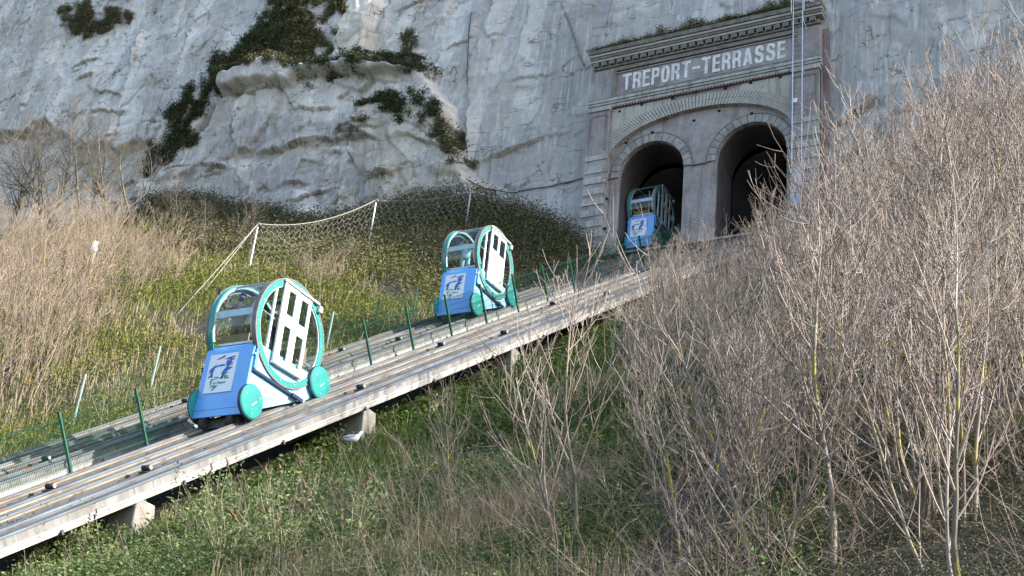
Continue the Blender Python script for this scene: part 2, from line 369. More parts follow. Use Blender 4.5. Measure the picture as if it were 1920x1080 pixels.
    d1 = noise(t, coords(t, (.55, .55, 5.0)), 1.7, 7, .72); c = mixc(t, math_(t, 'MULTIPLY', ramp(t, d1, .615, .655), .6), c, (.20, .18, .155))
    s1 = noise(t, coords(t, (2.0, 2.0, .11)), 1.2, 6, .65); c = mixc(t, math_(t, 'MULTIPLY', ramp(t, s1, .46, .56), .32), c, (.50, .48, .46))
    s2 = noise(t, coords(t, (3.4, 3.4, .16)), 1.3, 6, .7); c = mixc(t, math_(t, 'MULTIPLY', ramp(t, s2, .55, .60), .35), c, (.80, .78, .74))
    s3 = noise(t, v, 7.5, 4, .7); c = mixc(t, math_(t, 'MULTIPLY', ramp(t, s3, .63, .68), .5), c, (.19, .175, .16))
    # hairline cracks
    vc = N(t, 'ShaderNodeTexVoronoi', Scale=.55, feature='DISTANCE_TO_EDGE'); 
    wv = N(t, 'ShaderNodeVectorMath', operation='ADD'); t.links.new(vh, wv.inputs[0]); nz = N(t, 'ShaderNodeTexNoise', Scale=1.5, Detail=4); t.links.new(v, nz.inputs['Vector']); t.links.new(nz.outputs['Color'], wv.inputs[1])
    t.links.new(wv.outputs[0], vc.inputs['Vector'])
    cr = math_(t, 'MULTIPLY', math_(t, 'LESS_THAN', vc.outputs['Distance'], .014), ramp(t, noise(t, v, .8, 3), .50, .56))
    c = mixc(t, math_(t, 'MULTIPLY', cr, .8), c, (.16, .14, .12))
    t.links.new(c, bs.inputs['Base Color'])
    h = math_(t, 'ADD', noise(t, vs, 5, 8, .7), math_(t, 'MULTIPLY', noise(t, v, 14, 5, .65), .5)); bump(t, bs, h, .35, .05); g['chalk'] = M_
setup_mats()
for k in ('stone_worn', 'stone', 'stone_dark', 'plaster', 'concrete', 'beam_side'): streaky(MT[k])

# ------------------------------------------------------------------ terrain
TS = 0.6412; ANG = math.atan(TS); BED = -5.45; BEDL = -5.52   # slope of the line, height of the two track beds at Y = 0
XR, XL = -22.05, -27.63                                       # centre lines of the two beds
def bedz(y, left=False): return TS*y + (BEDL if left else BED)
C_ = []
for x, y, d in [(0,1080,27.5),(300,1080,24.5),(600,1080,22),(960,1080,19),(1300,1080,16.5),(1600,1080,15),(1920,1080,14),(300,1000,30),(480,960,31),(650,845,35.5),
                (800,960,27),(960,850,32),(1300,850,23.5),(1600,850,19.5),(1920,850,17.5),(960,720,42),(1100,660,46),(1300,680,35),(1600,650,27.5),(1920,650,22.5),
                (1300,560,51),(1450,540,50),(1600,500,44),(1920,450,33),(465,515,66),(0,600,62),(250,560,60),(0,750,48),(200,700,49)]:
    C_.append(ray(x, y)*d)
for y in range(-10, 67, 7):
    C_ += [np.array([a, y, TS*y+c]) for a, c in ((-20.1, -6.85), (-23.8, -6.65), (-22, -6.8), (-24.8, -6.15), (-26, -6.1), (-27.6, -6.1), (-29.6, -6.0))]
for x, y, Y in [(0,440,58),(150,425,58),(300,383,58),(480,418,58),(650,432,58),(760,402,58.5),(870,382,59),(1000,415,59.5),(1085,462,59.8),(1560,440,59.8),(1700,345,59.8),(1920,235,59.8)]:
    C_.append(onY(x, y, Y))
C_ += [np.array(p, float) for p in [(0,0,-3.5),(0,-15,-12),(-12,-12,-11),(20,0,-1),(10,20,10),(20,40,27),(10,60,43),(25,60,46),(-100,60,44),(-100,30,30),(-90,0,10),(-60,0,4)]]
C_ = np.array(C_)
X_ = C_[:, :2]/20; _n = len(X_)
_r2 = ((X_[:, None]-X_[None])**2).sum(-1); _K = np.where(_r2 > 0, _r2*np.log(_r2+1e-12)/2, 0)
_A = np.zeros((_n+3, _n+3)); _A[:_n, :_n] = _K+np.eye(_n)*.004; _A[:_n, _n] = 1; _A[:_n, _n+1:] = X_; _A[_n:, :_n] = _A[:_n, _n:].T
_S = np.linalg.solve(_A, np.r_[C_[:, 2], 0, 0, 0])
def H_exact(x, y):
    q = np.stack([x, y], -1)/20; r2 = ((q[..., None, :]-X_)**2).sum(-1); K = np.where(r2 > 0, r2*np.log(r2+1e-12)/2, 0)
    return K@_S[:-3]+_S[-3]+q[..., 0]*_S[-2]+q[..., 1]*_S[-1]
GX0, GX1, GY0, GY1, GS = -100., 30., -16., 61., .5
gx = np.arange(GX0, GX1+.01, GS); gy = np.arange(GY0, GY1+.01, GS)
_GX, _GY = np.meshgrid(gx, gy)
HG = np.concatenate([H_exact(_GX[i:i+20], _GY[i:i+20]) for i in range(0, len(gy), 20)])
HG = HG + .35*fbm(_GX/3.2, _GY/3.2, 4, 4)*np.clip(np.abs(_GX+24.8)-5.6, 0, 1)
def H(x, y):
    fx = np.clip((np.asarray(x, float)-GX0)/GS, 0, len(gx)-1.001); fy = np.clip((np.asarray(y, float)-GY0)/GS, 0, len(gy)-1.001)
    i = fx.astype(int); j = fy.astype(int); u = fx-i; v = fy-j
    return (HG[j, i]*(1-u)+HG[j, i+1]*u)*(1-v)+(HG[j+1, i]*(1-u)+HG[j+1, i+1]*u)*v
def hit(px, py, tmax=110):
    d = ray(px, py); t = np.arange(6, tmax, .1); P = d*t[:, None]; g = P[:, 2]-H(P[:, 0], P[:, 1]); i = np.where(g < 0)[0]
    return P[i[0]] if len(i) else None
nx, ny = len(gx), len(gy)
ii = np.arange(nx*ny).reshape(ny, nx)
F = np.stack([ii[:-1, :-1], ii[:-1, 1:], ii[1:, 1:], ii[1:, :-1]], -1).reshape(-1, 4)
fx = _GX[:-1, :-1].ravel()+.25; fy = _GY[:-1, :-1].ravel()+.25
keep = ~((fy > 59.5) & (fx > -31) & (fx < -19))
o = mobj('ground', np_mesh('ground', np.stack([_GX, _GY, HG], -1), F[keep], smooth=True), MT['soil']); tag(o, 'steep rough hillside under the tracks and bushes', kind='structure')

# ------------------------------------------------------------------ cliff
def ppoly(pts, Y=60.): return [(onY(x, y, Y)[0], onY(x, y, Y)[2]) for x, y in pts]
cx = np.concatenate([np.arange(-112, -88, 1.5), np.arange(-88, -3, .10), np.arange(-3, 75, 2.)]); cz = np.concatenate([np.arange(30, 67.2, .10)])
CX, CZ = np.meshgrid(cx, cz)
_J1 = fbm(CX/1.6, CZ/1.6, 60, 4)*1.6; _J2 = fbm(CX/1.6, CZ/1.6, 70, 4)*1.6
def soft(P, k=6):
    mk = inpoly(CX+.75*_J1, CZ+.75*_J2, P).astype(float)
    for _ in range(k):
        mk = (mk+np.roll(mk, 1, 0)+np.roll(mk, -1, 0)+np.roll(mk, 1, 1)+np.roll(mk, -1, 1))/5
    return mk
wx = CX+1.2*fbm(CX/2.2, CZ/2.2, 21, 4); wz = CZ+1.0*fbm(CX/2.0, CZ/2.0, 31, 4)
def worley(x, z, sx, sz, seed, full=False):
    """jointed blocks: each cell has its own offset and tilt"""
    x = x/sx; z = z/sz; xi = np.floor(x).astype(int); zi = np.floor(z).astype(int)
    best = np.full(x.shape, 9.); sec = np.full(x.shape, 9.); val = np.zeros(x.shape); cell = np.zeros(x.shape)
    for dx in (-1, 0, 1):
        for dz in (-1, 0, 1):
            a = (xi+dx+seed*7) & 255; b = (zi+dz+seed*13) & 255
            px_ = xi+dx+_T[a, b]; pz_ = zi+dz+_T[b, a]; d = (x-px_)**2+(z-pz_)**2
            off = (_T[(a+31) & 255, b]-.5)+(x-px_)*(_T[a, (b+57) & 255]-.5)*.9+(z-pz_)*(_T[(a+91) & 255, (b+11) & 255]-.5)*.9
            nw = d < best; sec = np.where(nw, best, np.minimum(sec, d)); val = np.where(nw, off, val)
            if full: cell = np.where(nw, _T[(a+5) & 255, (b+77) & 255], cell)
            best = np.minimum(best, d)
    return (val, cell, np.sqrt(sec)-np.sqrt(best)) if full else val
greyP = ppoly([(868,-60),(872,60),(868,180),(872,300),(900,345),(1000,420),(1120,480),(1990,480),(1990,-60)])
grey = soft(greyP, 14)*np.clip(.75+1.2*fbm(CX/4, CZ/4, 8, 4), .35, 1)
bulgeP = ppoly([(270,350),(335,300),(395,250),(440,170),(520,130),(620,145),(700,138),(800,150),(848,205),(850,270),(895,345),(905,400),(900,520),(260,520)])
bulge = soft(bulgeP, 2)
buttP = ppoly([(500,-40),(700,-40),(690,40),(690,100),(800,110),(800,150),(600,165),(430,190),(330,300),(280,330),(270,310),(350,190),(410,120),(480,60)])
butt = soft(buttP, 3)
underP = ppoly([(-200,250),(0,235),(60,216),(110,250),(170,262),(255,262),(285,285),(260,420),(0,480),(-200,480)])
under = soft(underP, 2)
under2 = soft(ppoly([(480,296),(600,283),(690,275),(700,300),(680,420),(300,400),(300,350)]), 2)*.5
under3 = soft(ppoly([(680,335),(755,345),(800,330),(870,345),(900,380),(650,430)]), 2)*.5
right_ledge = soft(ppoly([(1540,210),(1640,180),(1660,190),(1560,240),(1535,240)]), 2)
tanm = soft(ppoly([(680,200),(870,210),(900,400),(640,440),(620,340),(700,320)]), 10)*.9+soft(ppoly([(-10,235),(60,216),(110,250),(170,262),(255,262),(285,285),(270,330),(0,360)]), 2)*.8+soft(ppoly([(640,30),(740,40),(760,130),(640,130)]), 12)*.7
mauve = soft(ppoly([(480,230),(700,240),(690,420),(300,400),(330,320)]), 18)+soft(ppoly([(260,-40),(340,-40),(300,200),(240,190)]), 18)*.5+soft(ppoly([(1040,-40),(1990,-40),(1990,300),(1540,480),(1100,80)]), 18)*.5
rough_amt = 1-.72*grey
Yc = 60.9+0*CX
Yc += 2.2*fbm(CX/16, CZ/18, 2, 3)*(CX < -31.5)
Yc -= 1.5*bulge + 1.1*butt
Yc += .8*under + .5*under2 + .55*under3 + .35*right_ledge
lean = CX-.16*CZ
lean = CX-.16*CZ
bed = (CZ+1.0*fbm(CX/3.5, CZ/3.5, 81, 3)+.06*CX)/2.5; bedf = bed-np.floor(bed); bmask = np.clip(3.0*(vn(CX/5.5, np.floor(bed)*3.1, 83)-.36), 0, 1)
w1, cell1, edge1 = worley(wx-.16*wz, wz, 1.5, 8.0, 4, True); w2, cell2, edge2 = worley(wx, wz, 2.4, 2.7, 1, True); w3, cell3, edge3 = worley(lean+.3*_J1, CZ+.3*_J2, .9, 1.3, 2, True)
bl_ = np.clip(bulge+butt*.8, 0, 1)
Yc += rough_amt*(.22*fbm(CX/2.5, CZ/9, 5, 3) + .26*w1*np.clip(1.1-bulge, .25, 1) + .34*w2*np.clip(bulge*1.0+butt*.8+.1, 0, 1)
                 - .40*bedf*bmask*(.25+.75*np.clip(bulge+butt, 0, 1)) + .12*w3 + .07*worley(CX+.2*_J2, CZ+.2*_J1, .35, .5, 6) + .03*fbm(CX/.4, CZ/.4, 9, 3))
Yc += .02*fbm(CX/.3, CZ/.9, 12, 2) + grey*(.6*fbm(CX/4.5, CZ/9, 14, 3)+.22*worley(wx, wz, 2.6, 3.6, 8)+.07*worley(wx, wz, .8, 1.3, 9))
Yc += (CZ-45)*.03                                             # leans back a little
nearP = np.clip(1-np.maximum(np.abs(CX+24.9)-7.5, 0)/2.5, 0, 1)*np.clip((49.5-CZ)/2, 0, 1)
Yc = Yc*(1-nearP)+nearP*(60.75+.25*fbm(CX/1.5, CZ/2, 40, 4)+.15*worley(wx, wz, 1.2, 1.6, 3))
Yc -= .5*np.clip((CX+17.6)/1.5, 0, 1)*np.clip((49-CZ)/4, 0, 1)  # cut face right of the portal stands a little forward
top = 57.5+np.clip(-CX-48, 0, 60)*.26-np.clip(CX+25, 0, 60)*.02+1.2*fbm(CX[0:1]/3, CX[0:1]*0, 50, 3)
LED = np.zeros(CX.shape)
def ledge(P, A, h, vert=False, w_=.10):
    """a sharp overhanging ledge along a line (or an upright joint), fading away from its edge"""
    global Yc
    P = np.array(P); U, V = (CX, CZ) if not vert else (CZ, CX); a, b_ = (P[:, 0], P[:, 1]) if not vert else (P[:, 1], P[:, 0]); o_ = np.argsort(a); a, b_ = a[o_], b_[o_]
    m0 = (U > a[0]) & (U < a[-1]) & (V > b_.min()-1) & (V < b_.max()+4*h)
    u_ = U[m0]; v_ = V[m0]; sgn = 1 if A > 0 else -1
    d = (v_-np.interp(u_, a, b_)-.22*(fbm(u_/.5, u_*0+A*7, 33, 3)*2)); tp = np.clip(np.minimum(u_-a[0], a[-1]-u_)/(.25*(a[-1]-a[0])+.1), 0, 1)
    Yc[m0] -= abs(A)*tp*np.where(d > 0, np.exp(-np.clip(d, 0, 50)/h), 0); LED[m0] = np.maximum(LED[m0], tp*((d > -w_) & (d < .03)))  # LED marks the shadow line under the lip, painted dark later
for P, A, h in (([(478,298),(560,286),(600,277),(692,275)], .42, 1.6), ([(428,190),(490,190),(565,178)], .3, 1.0), ([(686,350),(720,343),(765,350)], .5, .8), ([(640,268),(690,262),(730,282)], .4, .9), ([(755,262),(830,285),(868,305)], .3, 1.0),
              ([(1543,232),(1600,205),(1645,182)], .4, 1.2), ([(150,158),(200,162),(225,172)], .25, .6), ([(140,200),(190,198),(230,206)], .25, .6), ([(560,215),(610,222),(650,214)], .3, .8), ([(300,330),(400,318),(470,326)], .25, .9), ([(520,355),(570,350),(600,362)], .3, .6), ([(880,300),(960,270),(1030,235)], .3, 1.6)): ledge(ppoly(P), A, h)
for P, A, h in (([(700,190),(692,240),(672,300),(690,338)], .4, 1.2), ([(480,300),(474,370)], .2, .6), ([(655,340),(648,425)], .35, .8), ([(168,170),(150,230)], .25, .8), ([(345,0),(300,250)], .3, 1.2), ([(240,0),(205,260)], .22, 1.0), ([(420,0),(365,120)], .25, 1.0), ([(590,190),(560,280)], .22, .8), ([(872,0),(868,340)], .5, 1.5), ([(1760,20),(1758,200)], .3, 1.5)): ledge(ppoly(P), A, h, True)
RL = np.random.default_rng(404)
for k in range(130):
    x = RL.uniform(-86, -33); z = RL.uniform(36, 64); Ln = RL.uniform(.8, 4.5); gm = .4 if x > -40 else 1.
    if RL.random() < .6: ledge([(x+Ln*i/4, z+RL.normal(0, .10)+.06*Ln*i/4) for i in range(5)], RL.uniform(.10, .34)*gm, RL.uniform(.3, 1.0))
    else: ledge([(x+.16*Ln*1.4*i/4+RL.normal(0, .07), z+Ln*1.4*i/4) for i in range(5)], RL.uniform(.08, .28)*gm, RL.uniform(.3, .9), True)
for _ in range(0): Yc = (2*Yc+np.roll(Yc, 1, 0)+np.roll(Yc, -1, 0)+np.roll(Yc, 1, 1)+np.roll(Yc, -1, 1))/6
cellA = (cell1*(1-bl_)+cell2*bl_)*.6+cell3*.4
crk_shade = np.clip(1-np.where(bl_ > .5, edge2/.045, edge1/.06), 0, 1)*np.clip(5*(vn(CX/2.2, CZ/2.2, 66)-.42), 0, 1)+.8*np.clip(1-edge3/.06, 0, 1)*np.clip(5*(vn(CX/3, CZ/3, 67)-.52), 0, 1)
crk_shade = np.maximum(crk_shade, .9*LED*(vn(CX/.8, CZ/.8, 69) > .25))  # painted shadow lines below the ledges join the joint cracks
crk_shade = np.clip(np.maximum(crk_shade, bl_*bmask*np.clip(1-np.minimum(bedf, 1-bedf)/.035, 0, 1)*(vn(CX/3, CZ/3, 68) > .38))*(1-.6*grey), 0, 1)
nzc, nxc = CX.shape
ii = np.arange(nxc*nzc).reshape(nzc, nxc)
F = np.stack([ii[:-1, :-1], ii[:-1, 1:], ii[1:, 1:], ii[1:, :-1]], -1).reshape(-1, 4)
mxv = ((CX[:-1, :-1]+CX[1:, 1:])/2).ravel(); mzv = ((CZ[:-1, :-1]+CZ[1:, 1:])/2).ravel(); tv = np.broadcast_to(top, CX.shape)[:-1, :-1].ravel()
keep = (mzv < tv) & ~((mxv > -31.1) & (mxv < -18.8) & (mzv < 45.4))
o = mobj('cliff', np_mesh('cliff', np.stack([CX, Yc, CZ], -1), F[keep], dict(cell=cellA.ravel(), crack_shade=crk_shade.ravel(), grey=np.clip(grey, 0, 1).ravel(), tan=np.clip(tanm, 0, 1).ravel(), mauve=np.clip(mauve, 0, 1).ravel())), MT['chalk'])
tag(o, 'tall jointed white chalk cliff behind the tracks', kind='structure')
def cliffY(x, z):
    i = np.clip(np.searchsorted(cx, x)-1, 0, nxc-2); j = np.clip(np.searchsorted(cz, z)-1, 0, nzc-2); return Yc[j, i]

# ------------------------------------------------------------------ tunnel portal
P0 = (-24.9, 60, 34)
portal = empty('tunnel_portal', P0, 'weathered brick twin tunnel portal with big painted letters set into the cliff', 'tunnel entrance')
def L(x, y, z): return (x-P0[0], y-P0[1], z-P0[2])
def pbox(name, a, b, mt, bevel=0, parent=portal):
    return MB().box(L(*a), L(*b)).build(name, mt, parent, bevel)
XA, XB = -31.35, -18.4
AC = [(-27.63, 1.87), (-22.08, 1.91)]; SPR = 37.88
def arch_outline(c, r, zb, n=28): return [(c-r, zb)]+[(c-r*math.cos(math.pi*i/n), SPR+r*math.sin(math.pi*i/n)) for i in range(n+1)]+[(c+r, zb)]
BA = (-24.95, 38.86)
big_in = [(-30.1, 33)]+ellipse(BA[0], BA[1], 5.15, 2.33, math.pi, 0, 40)+[(-19.8, 33)]
conv = lambda yc: (lambda a, b, d: Vector(L(a, yc+d, b)))
mobj('wall', plate_mesh('wall', [[(XA, 33.2), (XB, 33.2), (XB, 42.3), (XA, 42.3)], [(max(-30.09, min(-19.81, x)), max(33.3, z)) for x, z in big_in]], .5, conv(60.28)), MT['brick'], portal)
holes = [[(x, max(z, 33.4)) for x, z in arch_outline(c, r, 33.4)] for c, r in AC]
mobj('recessed_wall', plate_mesh('recessed_wall', [[(-30.2, 33.2), (-19.7, 33.2), (-19.7, 41.4), (-30.2, 41.4)]]+holes, .4, conv(60.42)), MT['brick'], portal)
pbox('parapet_wall', (XA+.05, 60.06, 42.3), (XB-.05, 61.2, 45.3), MT['brick'])
pbox('side_wall', (XB-.02, 60.6, 33), (XB+.28, 62.5, 45), MT['brick_red'])
# spandrel plaster
spl = [(-30.06, 42.15)]+[(x, z) for x, z in ellipse(BA[0], BA[1], 6.15, 3.12, math.radians(147), math.radians(103), 14)]+[(-26.6, 42.15)]
spl = [(max(-30.06, x), z) for x, z in spl]
spr = [(-19.84, 42.15), (-22.6, 42.15)]+[(x, z) for x, z in ellipse(BA[0], BA[1], 6.15, 3.12, math.radians(70), math.radians(33), 14)]
spr = [(min(-19.84, x), z) for x, z in spr]
for ol in (spl, spr): mobj('plaster_panel', plate_mesh('plaster_panel', [ol], .05, conv(60.015)), MT['plaster'], portal)
mobj('ring_mortar', plate_mesh('ring_mortar', [ellipse(BA[0], BA[1], 6.08, 3.06, math.pi, 0, 50)+ellipse(BA[0], BA[1], 5.17, 2.35, 0, math.pi, 50)], .06, conv(59.99)), MT['stone_dark'], portal)
# big arch ring of brick slices, hood mould
mb = MB(); nb = 92
for lay, (a0, b0, a1, b1) in enumerate(((5.15, 2.33, 5.62, 2.70), (5.635, 2.715, 6.1, 3.08))):
    for i in range(nb):
        t0 = math.pi*(i+.12)/nb; t1 = math.pi*(i+.88)/nb; y0 = 59.93-.012*((i*7+lay*3) % 4)/3
        q = [(BA[0]-a0*math.cos(t0), BA[1]+b0*math.sin(t0)), (BA[0]-a1*math.cos(t0), BA[1]+b1*math.sin(t0)), (BA[0]-a1*math.cos(t1), BA[1]+b1*math.sin(t1)), (BA[0]-a0*math.cos(t1), BA[1]+b0*math.sin(t1))]
        q = [(max(-31.3, min(-18.6, x)), z) for x, z in q]
        mb.prism([(L(x, 0, z)[0], L(0, 0, z)[2]) for x, z in q], 'y', y0-60, .06)
o = mb.build('arch_ring', MT['brick_pale'], portal); tag(o, kind='stuff')
# tunnel arch rings: pale stones alternating with slices of brick
for c, r in AC:
    ns = 17
    for i in range(ns):
        t0 = math.pi*i/ns+.007; t1 = math.pi*(i+1)/ns-.007; red = i in (2, 5, 8, 11, 14)
        sub = 5 if red else 1
        mb = MB()
        for k in range(sub):
            s0 = t0+(t1-t0)*(k+.08*(sub > 1))/sub; s1 = t0+(t1-t0)*(k+1-.08*(sub > 1))/sub
            q = [(c-ra*math.cos(tt), SPR+ra*math.sin(tt)) for ra, tt in ((r, s0), (r+.46, s0), (r+.46, s1), (r, s1))]
            mb.prism([(L(x, 0, z)[0], L(0, 0, z)[2]) for x, z in q], 'y', .145-.02*(i % 3)/2-.01*(not red), .30)
        mb.build('voussoir', MT['brick_pale' if i == 8 else 'brick'] if red else MT['stone_worn'], portal)
    mb = MB(); q = ellipse(c, SPR, r+.51, r+.51, math.pi, 0, 36); mb.tube([L(x, 60.17, z) for x, z in q], .035, 6); mb.build('hood_mould', MT['stone_dark'], portal)
    # lining: level mouth, then the bore climbs with the line
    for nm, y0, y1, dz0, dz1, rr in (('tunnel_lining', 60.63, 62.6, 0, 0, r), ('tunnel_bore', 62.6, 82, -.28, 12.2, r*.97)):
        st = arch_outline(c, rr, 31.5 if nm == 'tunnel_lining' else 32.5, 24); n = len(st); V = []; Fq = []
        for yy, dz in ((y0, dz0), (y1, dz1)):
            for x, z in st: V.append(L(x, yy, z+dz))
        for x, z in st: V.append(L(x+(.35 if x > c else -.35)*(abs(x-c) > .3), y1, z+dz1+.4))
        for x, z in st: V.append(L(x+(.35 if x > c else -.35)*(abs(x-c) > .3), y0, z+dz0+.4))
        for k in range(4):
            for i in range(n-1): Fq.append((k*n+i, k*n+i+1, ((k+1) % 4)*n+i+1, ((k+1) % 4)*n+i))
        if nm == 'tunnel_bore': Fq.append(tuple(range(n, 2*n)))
        mb = MB(); mb.add(V, Fq); mb.build(nm, MT['lining' if nm == 'tunnel_lining' else 'bore_shade'], portal)
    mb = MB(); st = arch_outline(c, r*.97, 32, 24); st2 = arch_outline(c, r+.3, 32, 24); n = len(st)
    mb.add([L(x, 62.6, z-.28) for x, z in st]+[L(x, 62.6, z) for x, z in st2], [(i, i+1, n+i+1, n+i) for i in range(n-1)]); mb.build('lining_step', MT['bore_shade'], portal)
# imposts between and beside the tunnels
for x0, x1 in ((-25.3, -24.47), (-30.08, -30.0)): pbox('impost', (x0, 60.12, SPR-.06), (x1, 60.3, SPR+.02), MT['stone_dark'])
# pilasters with rusticated stone bands
for px0, px1 in ((-31.35, -30.1), (-19.8, -18.4)):
    pbox('pilaster', (px0, 59.78, 33), (px1, 60.2, 42.2), MT['brick'])
    z = 38.55; k = 0
    while z > 33.4:
        pbox('stone_band', (px0-.02, 59.74-.015*(k % 2), z-.40), (px1+.02, 60.0, z), MT['stone'], .015); z -= .655; k += 1
    pbox('pilaster_capital', (px0-.03, 59.73, 38.95), (px1+.03, 60.0, 39.25), MT['stone'], .02)
    pbox('pilaster_capital', (px0-.05, 59.70, 42.05), (px1+.05, 60.0, 42.3), MT['stone'], .02)
    for a in ((px0+.1, 41.72, px1-.1, 41.8), (px0+.1, 39.5, px0+.16, 41.72), (px1-.16, 39.5, px1-.1, 41.72)):
        pbox('pilaster_frame', (a[0], 59.755, a[1]), (a[2], 59.79, a[3]), MT['stone_dark'])
# string course, panel frame, cornice
for nm, y, z0, z1, mt in (('string_course', 59.88, 42.30, 42.47, 'stone'), ('string_course', 59.82, 42.475, 42.62, 'stone'), ('string_course', 59.77, 42.625, 42.80, 'stone'), ('string_course', 59.84, 42.805, 42.92, 'stone_dark')):
    pbox(nm, (XA-.12, y, z0), (XB+.12, 60.1, z1), MT[mt], .02)
mb = MB()
for i in range(58): mb.box(L(-30.0+.176*i, 59.84, 42.19), L(-30.0+.176*i+.09, 60.02, 42.295))
tag(mb.build('dentil_course', MT['brick_red'], portal), kind='stuff')
for a in ((-30.1, 44.62, -19.62, 44.80), (-30.1, 42.93, -19.62, 43.03)): pbox('panel_frame', (a[0], 59.90, a[1]), (a[2], 60.08, a[3]), MT['stone_dark'], .015)
for a in ((-30.1, -29.93), (-19.79, -19.62)): pbox('panel_frame', (a[0], 59.90, 43.035), (a[1], 60.08, 44.615), MT['stone_dark'], .015)
for a in ((-29.93, 44.50, -19.79, 44.56),): pbox('panel_frame', (a[0], 59.98, a[1]), (a[2], 60.08, a[3]), MT['stone'], .01)
pbox('cornice', (XA-.02, 59.94, 44.98), (XB+.02, 60.2, 45.10), MT['stone_dark'], .01)
cb = MB().box((-.13, -.11, 0), (.13, .11, .26)).mesh('corbel', .012); cb.materials.append(MT['stone_dark'])
for i in range(27): mobj('corbel', cb, None, portal, L(XA+.18+.478*i, 59.93, 45.12))
mb = MB()
for i in range(27):
    for k in range(3): mb.box(L(XA-.03+.478*i, 59.885-.012*k, 45.13+.085*k), L(XA-.03+.478*i+.06, 59.97, 45.13+.085*k+.07))
tag(mb.build('corbel_bricks', MT['brick_pale'], portal), kind='stuff')
for y, z0, z1, mt in ((59.80, 45.39, 45.53, 'brick_pale'), (59.74, 45.535, 45.68, 'stone_dark'), (59.68, 45.685, 45.84, 'brick_pale'), (59.60, 45.845, 46.12, 'stone_dark')):
    pbox('cornice', (XA-.1-(60-y)*.4, y, z0), (XB+.1+(60-y)*.3, 60.4, z1), MT[mt], .02)
for x, y, z in [(-29.6, 60, 41.95), (-28.3, 59.99, 42.1), (-26.5, 59.99, 42.1), (-23.5, 59.99, 42.1), (-22.1, 59.99, 42.1), (-20.5, 59.99, 42.1), (-29.2, 60.22, 40.0), (-25.3, 60.22, 40.6), (-23.9, 60.22, 40.9), (-27.62, 60.1, 40.28), (-22.05, 60.1, 40.3), (-20.55, 60.22, 40.25), (-30.0, 60.0, 36.6), (-30.0, 60.0, 34.8)]:
    pbox('drain_hole', (x-.075, y-.03, z-.06), (x+.075, y+.05, z+.06), MT['hole'])
# letters
G = {
 'T': [[(0,1),(1,1),(1,.84),(.66,.84),(.66,0),(.34,0),(.34,.84),(0,.84)]],
 'E': [[(0,0),(0,1),(1,1),(1,.84),(.36,.84),(.36,.59),(.9,.59),(.9,.44),(.36,.44),(.36,.16),(1,.16),(1,0)]],
 'R': [[(0,0),(0,1),(.66,1),(.86,.96),(.97,.86),(1,.73),(.97,.6),(.86,.52),(.78,.49),(.9,.43),(.96,.3),(1,0),(.66,0),(.63,.28),(.55,.4),(.34,.41),(.34,0)], [(.34,.85),(.34,.56),(.54,.56),(.64,.61),(.67,.71),(.64,.8),(.54,.85)]],
 'P': [[(0,0),(0,1),(.66,1),(.86,.96),(.97,.86),(1,.7),(.97,.55),(.86,.45),(.66,.41),(.34,.41),(.34,0)], [(.34,.85),(.34,.56),(.54,.56),(.64,.61),(.67,.7),(.64,.8),(.54,.85)]],
 'O': [[(.5+.5*math.copysign(abs(math.cos(t))**.75, math.cos(t)), .5+.51*math.copysign(abs(math.sin(t))**.75, math.sin(t))) for t in [2*math.pi*i/28 for i in range(28)]],
       [(.5+.17*math.copysign(abs(math.cos(t))**.75, math.cos(t)), .5+.35*math.copysign(abs(math.sin(t))**.75, math.sin(t))) for t in [2*math.pi*i/20 for i in range(20)]]],
 'A': [[(0,0),(.33,1),(.67,1),(1,0),(.68,0),(.62,.2),(.38,.2),(.32,0)], [(.42,.36),(.58,.36),(.5,.7)]],
 'S': [[(.98,.70),(.95,.86),(.84,.97),(.66,1.01),(.36,1.01),(.14,.95),(.03,.82),(.02,.68),(.10,.56),(.26,.48),(.56,.38),(.64,.30),(.62,.20),(.52,.15),(.42,.16),(.35,.22),(.33,.33),(0,.33),(.02,.15),(.13,.03),(.32,-.01),(.64,-.01),(.85,.05),(.97,.17),(.98,.34),(.90,.47),(.72,.56),(.44,.66),(.37,.73),(.39,.82),(.48,.86),(.57,.85),(.63,.79),(.65,.70)]],
 '-': [[(0,.41),(0,.56),(1,.56),(1,.41)]]}
TX = 'TREPORT-TERRASSE'; wd = {'T': .60, 'E': .50, 'R': .56, 'P': .52, 'O': .58, 'A': .62, 'S': .60, '-': .50}
tot = sum(wd[c] for c in TX)+.115*(len(TX)-1); sc = (29.58-20.27)/tot; x = -29.58
for ch in TX:
    wl = wd[ch]*sc
    me = plate_mesh('letter', [[(x+p[0]*wl, 43.30+p[1]*1.07) for p in ol] for ol in G[ch]], .03, conv(60.05)); mobj('letter', me, MT['letter'], portal); x += wl+.115*sc
# ladder
lad = empty('ladder', (-19.43, 59.5, 34.2), 'tall galvanised ladder fixed up the right side of the tunnel portal', 'ladder')
for s in (-.25, .25):
    MB().tube([(s, 0, 0), (s, 0, 13.2)], .028, 6).build('ladder_rail', MT['alu'], lad)
    MB().tube([(s*1.36, -.05, 11.4), (s*1.36, -.05, 15.5)], .028, 6).build('hand_rail', MT['alu'], lad)
rg = MB().tube([(-.25, 0, 0), (.25, 0, 0)], .018, 6).mesh('rung'); rg.materials.append(MT['alu'])
for i in range(34): mobj('rung', rg, None, lad, (0, 0, 2.1+.318*i))
for z in (3.0, 5.5, 8.0, 11.0):
    MB().tube([(.25, 0, z), (.32, .45, z-.5)], .018, 5).tube([(.25, 0, z), (.25, .5, z)], .018, 5).build('bracket', MT['alu'], lad)
MB().box((-.29, -.04, -.1), (.29, -.02, 2.05)).build('climb_guard', MT['galv'], lad, .005)
MB().box((-.2, -.03, 5.85), (.0, -.01, 6.1)).build('name_plate', MT['white'], lad)

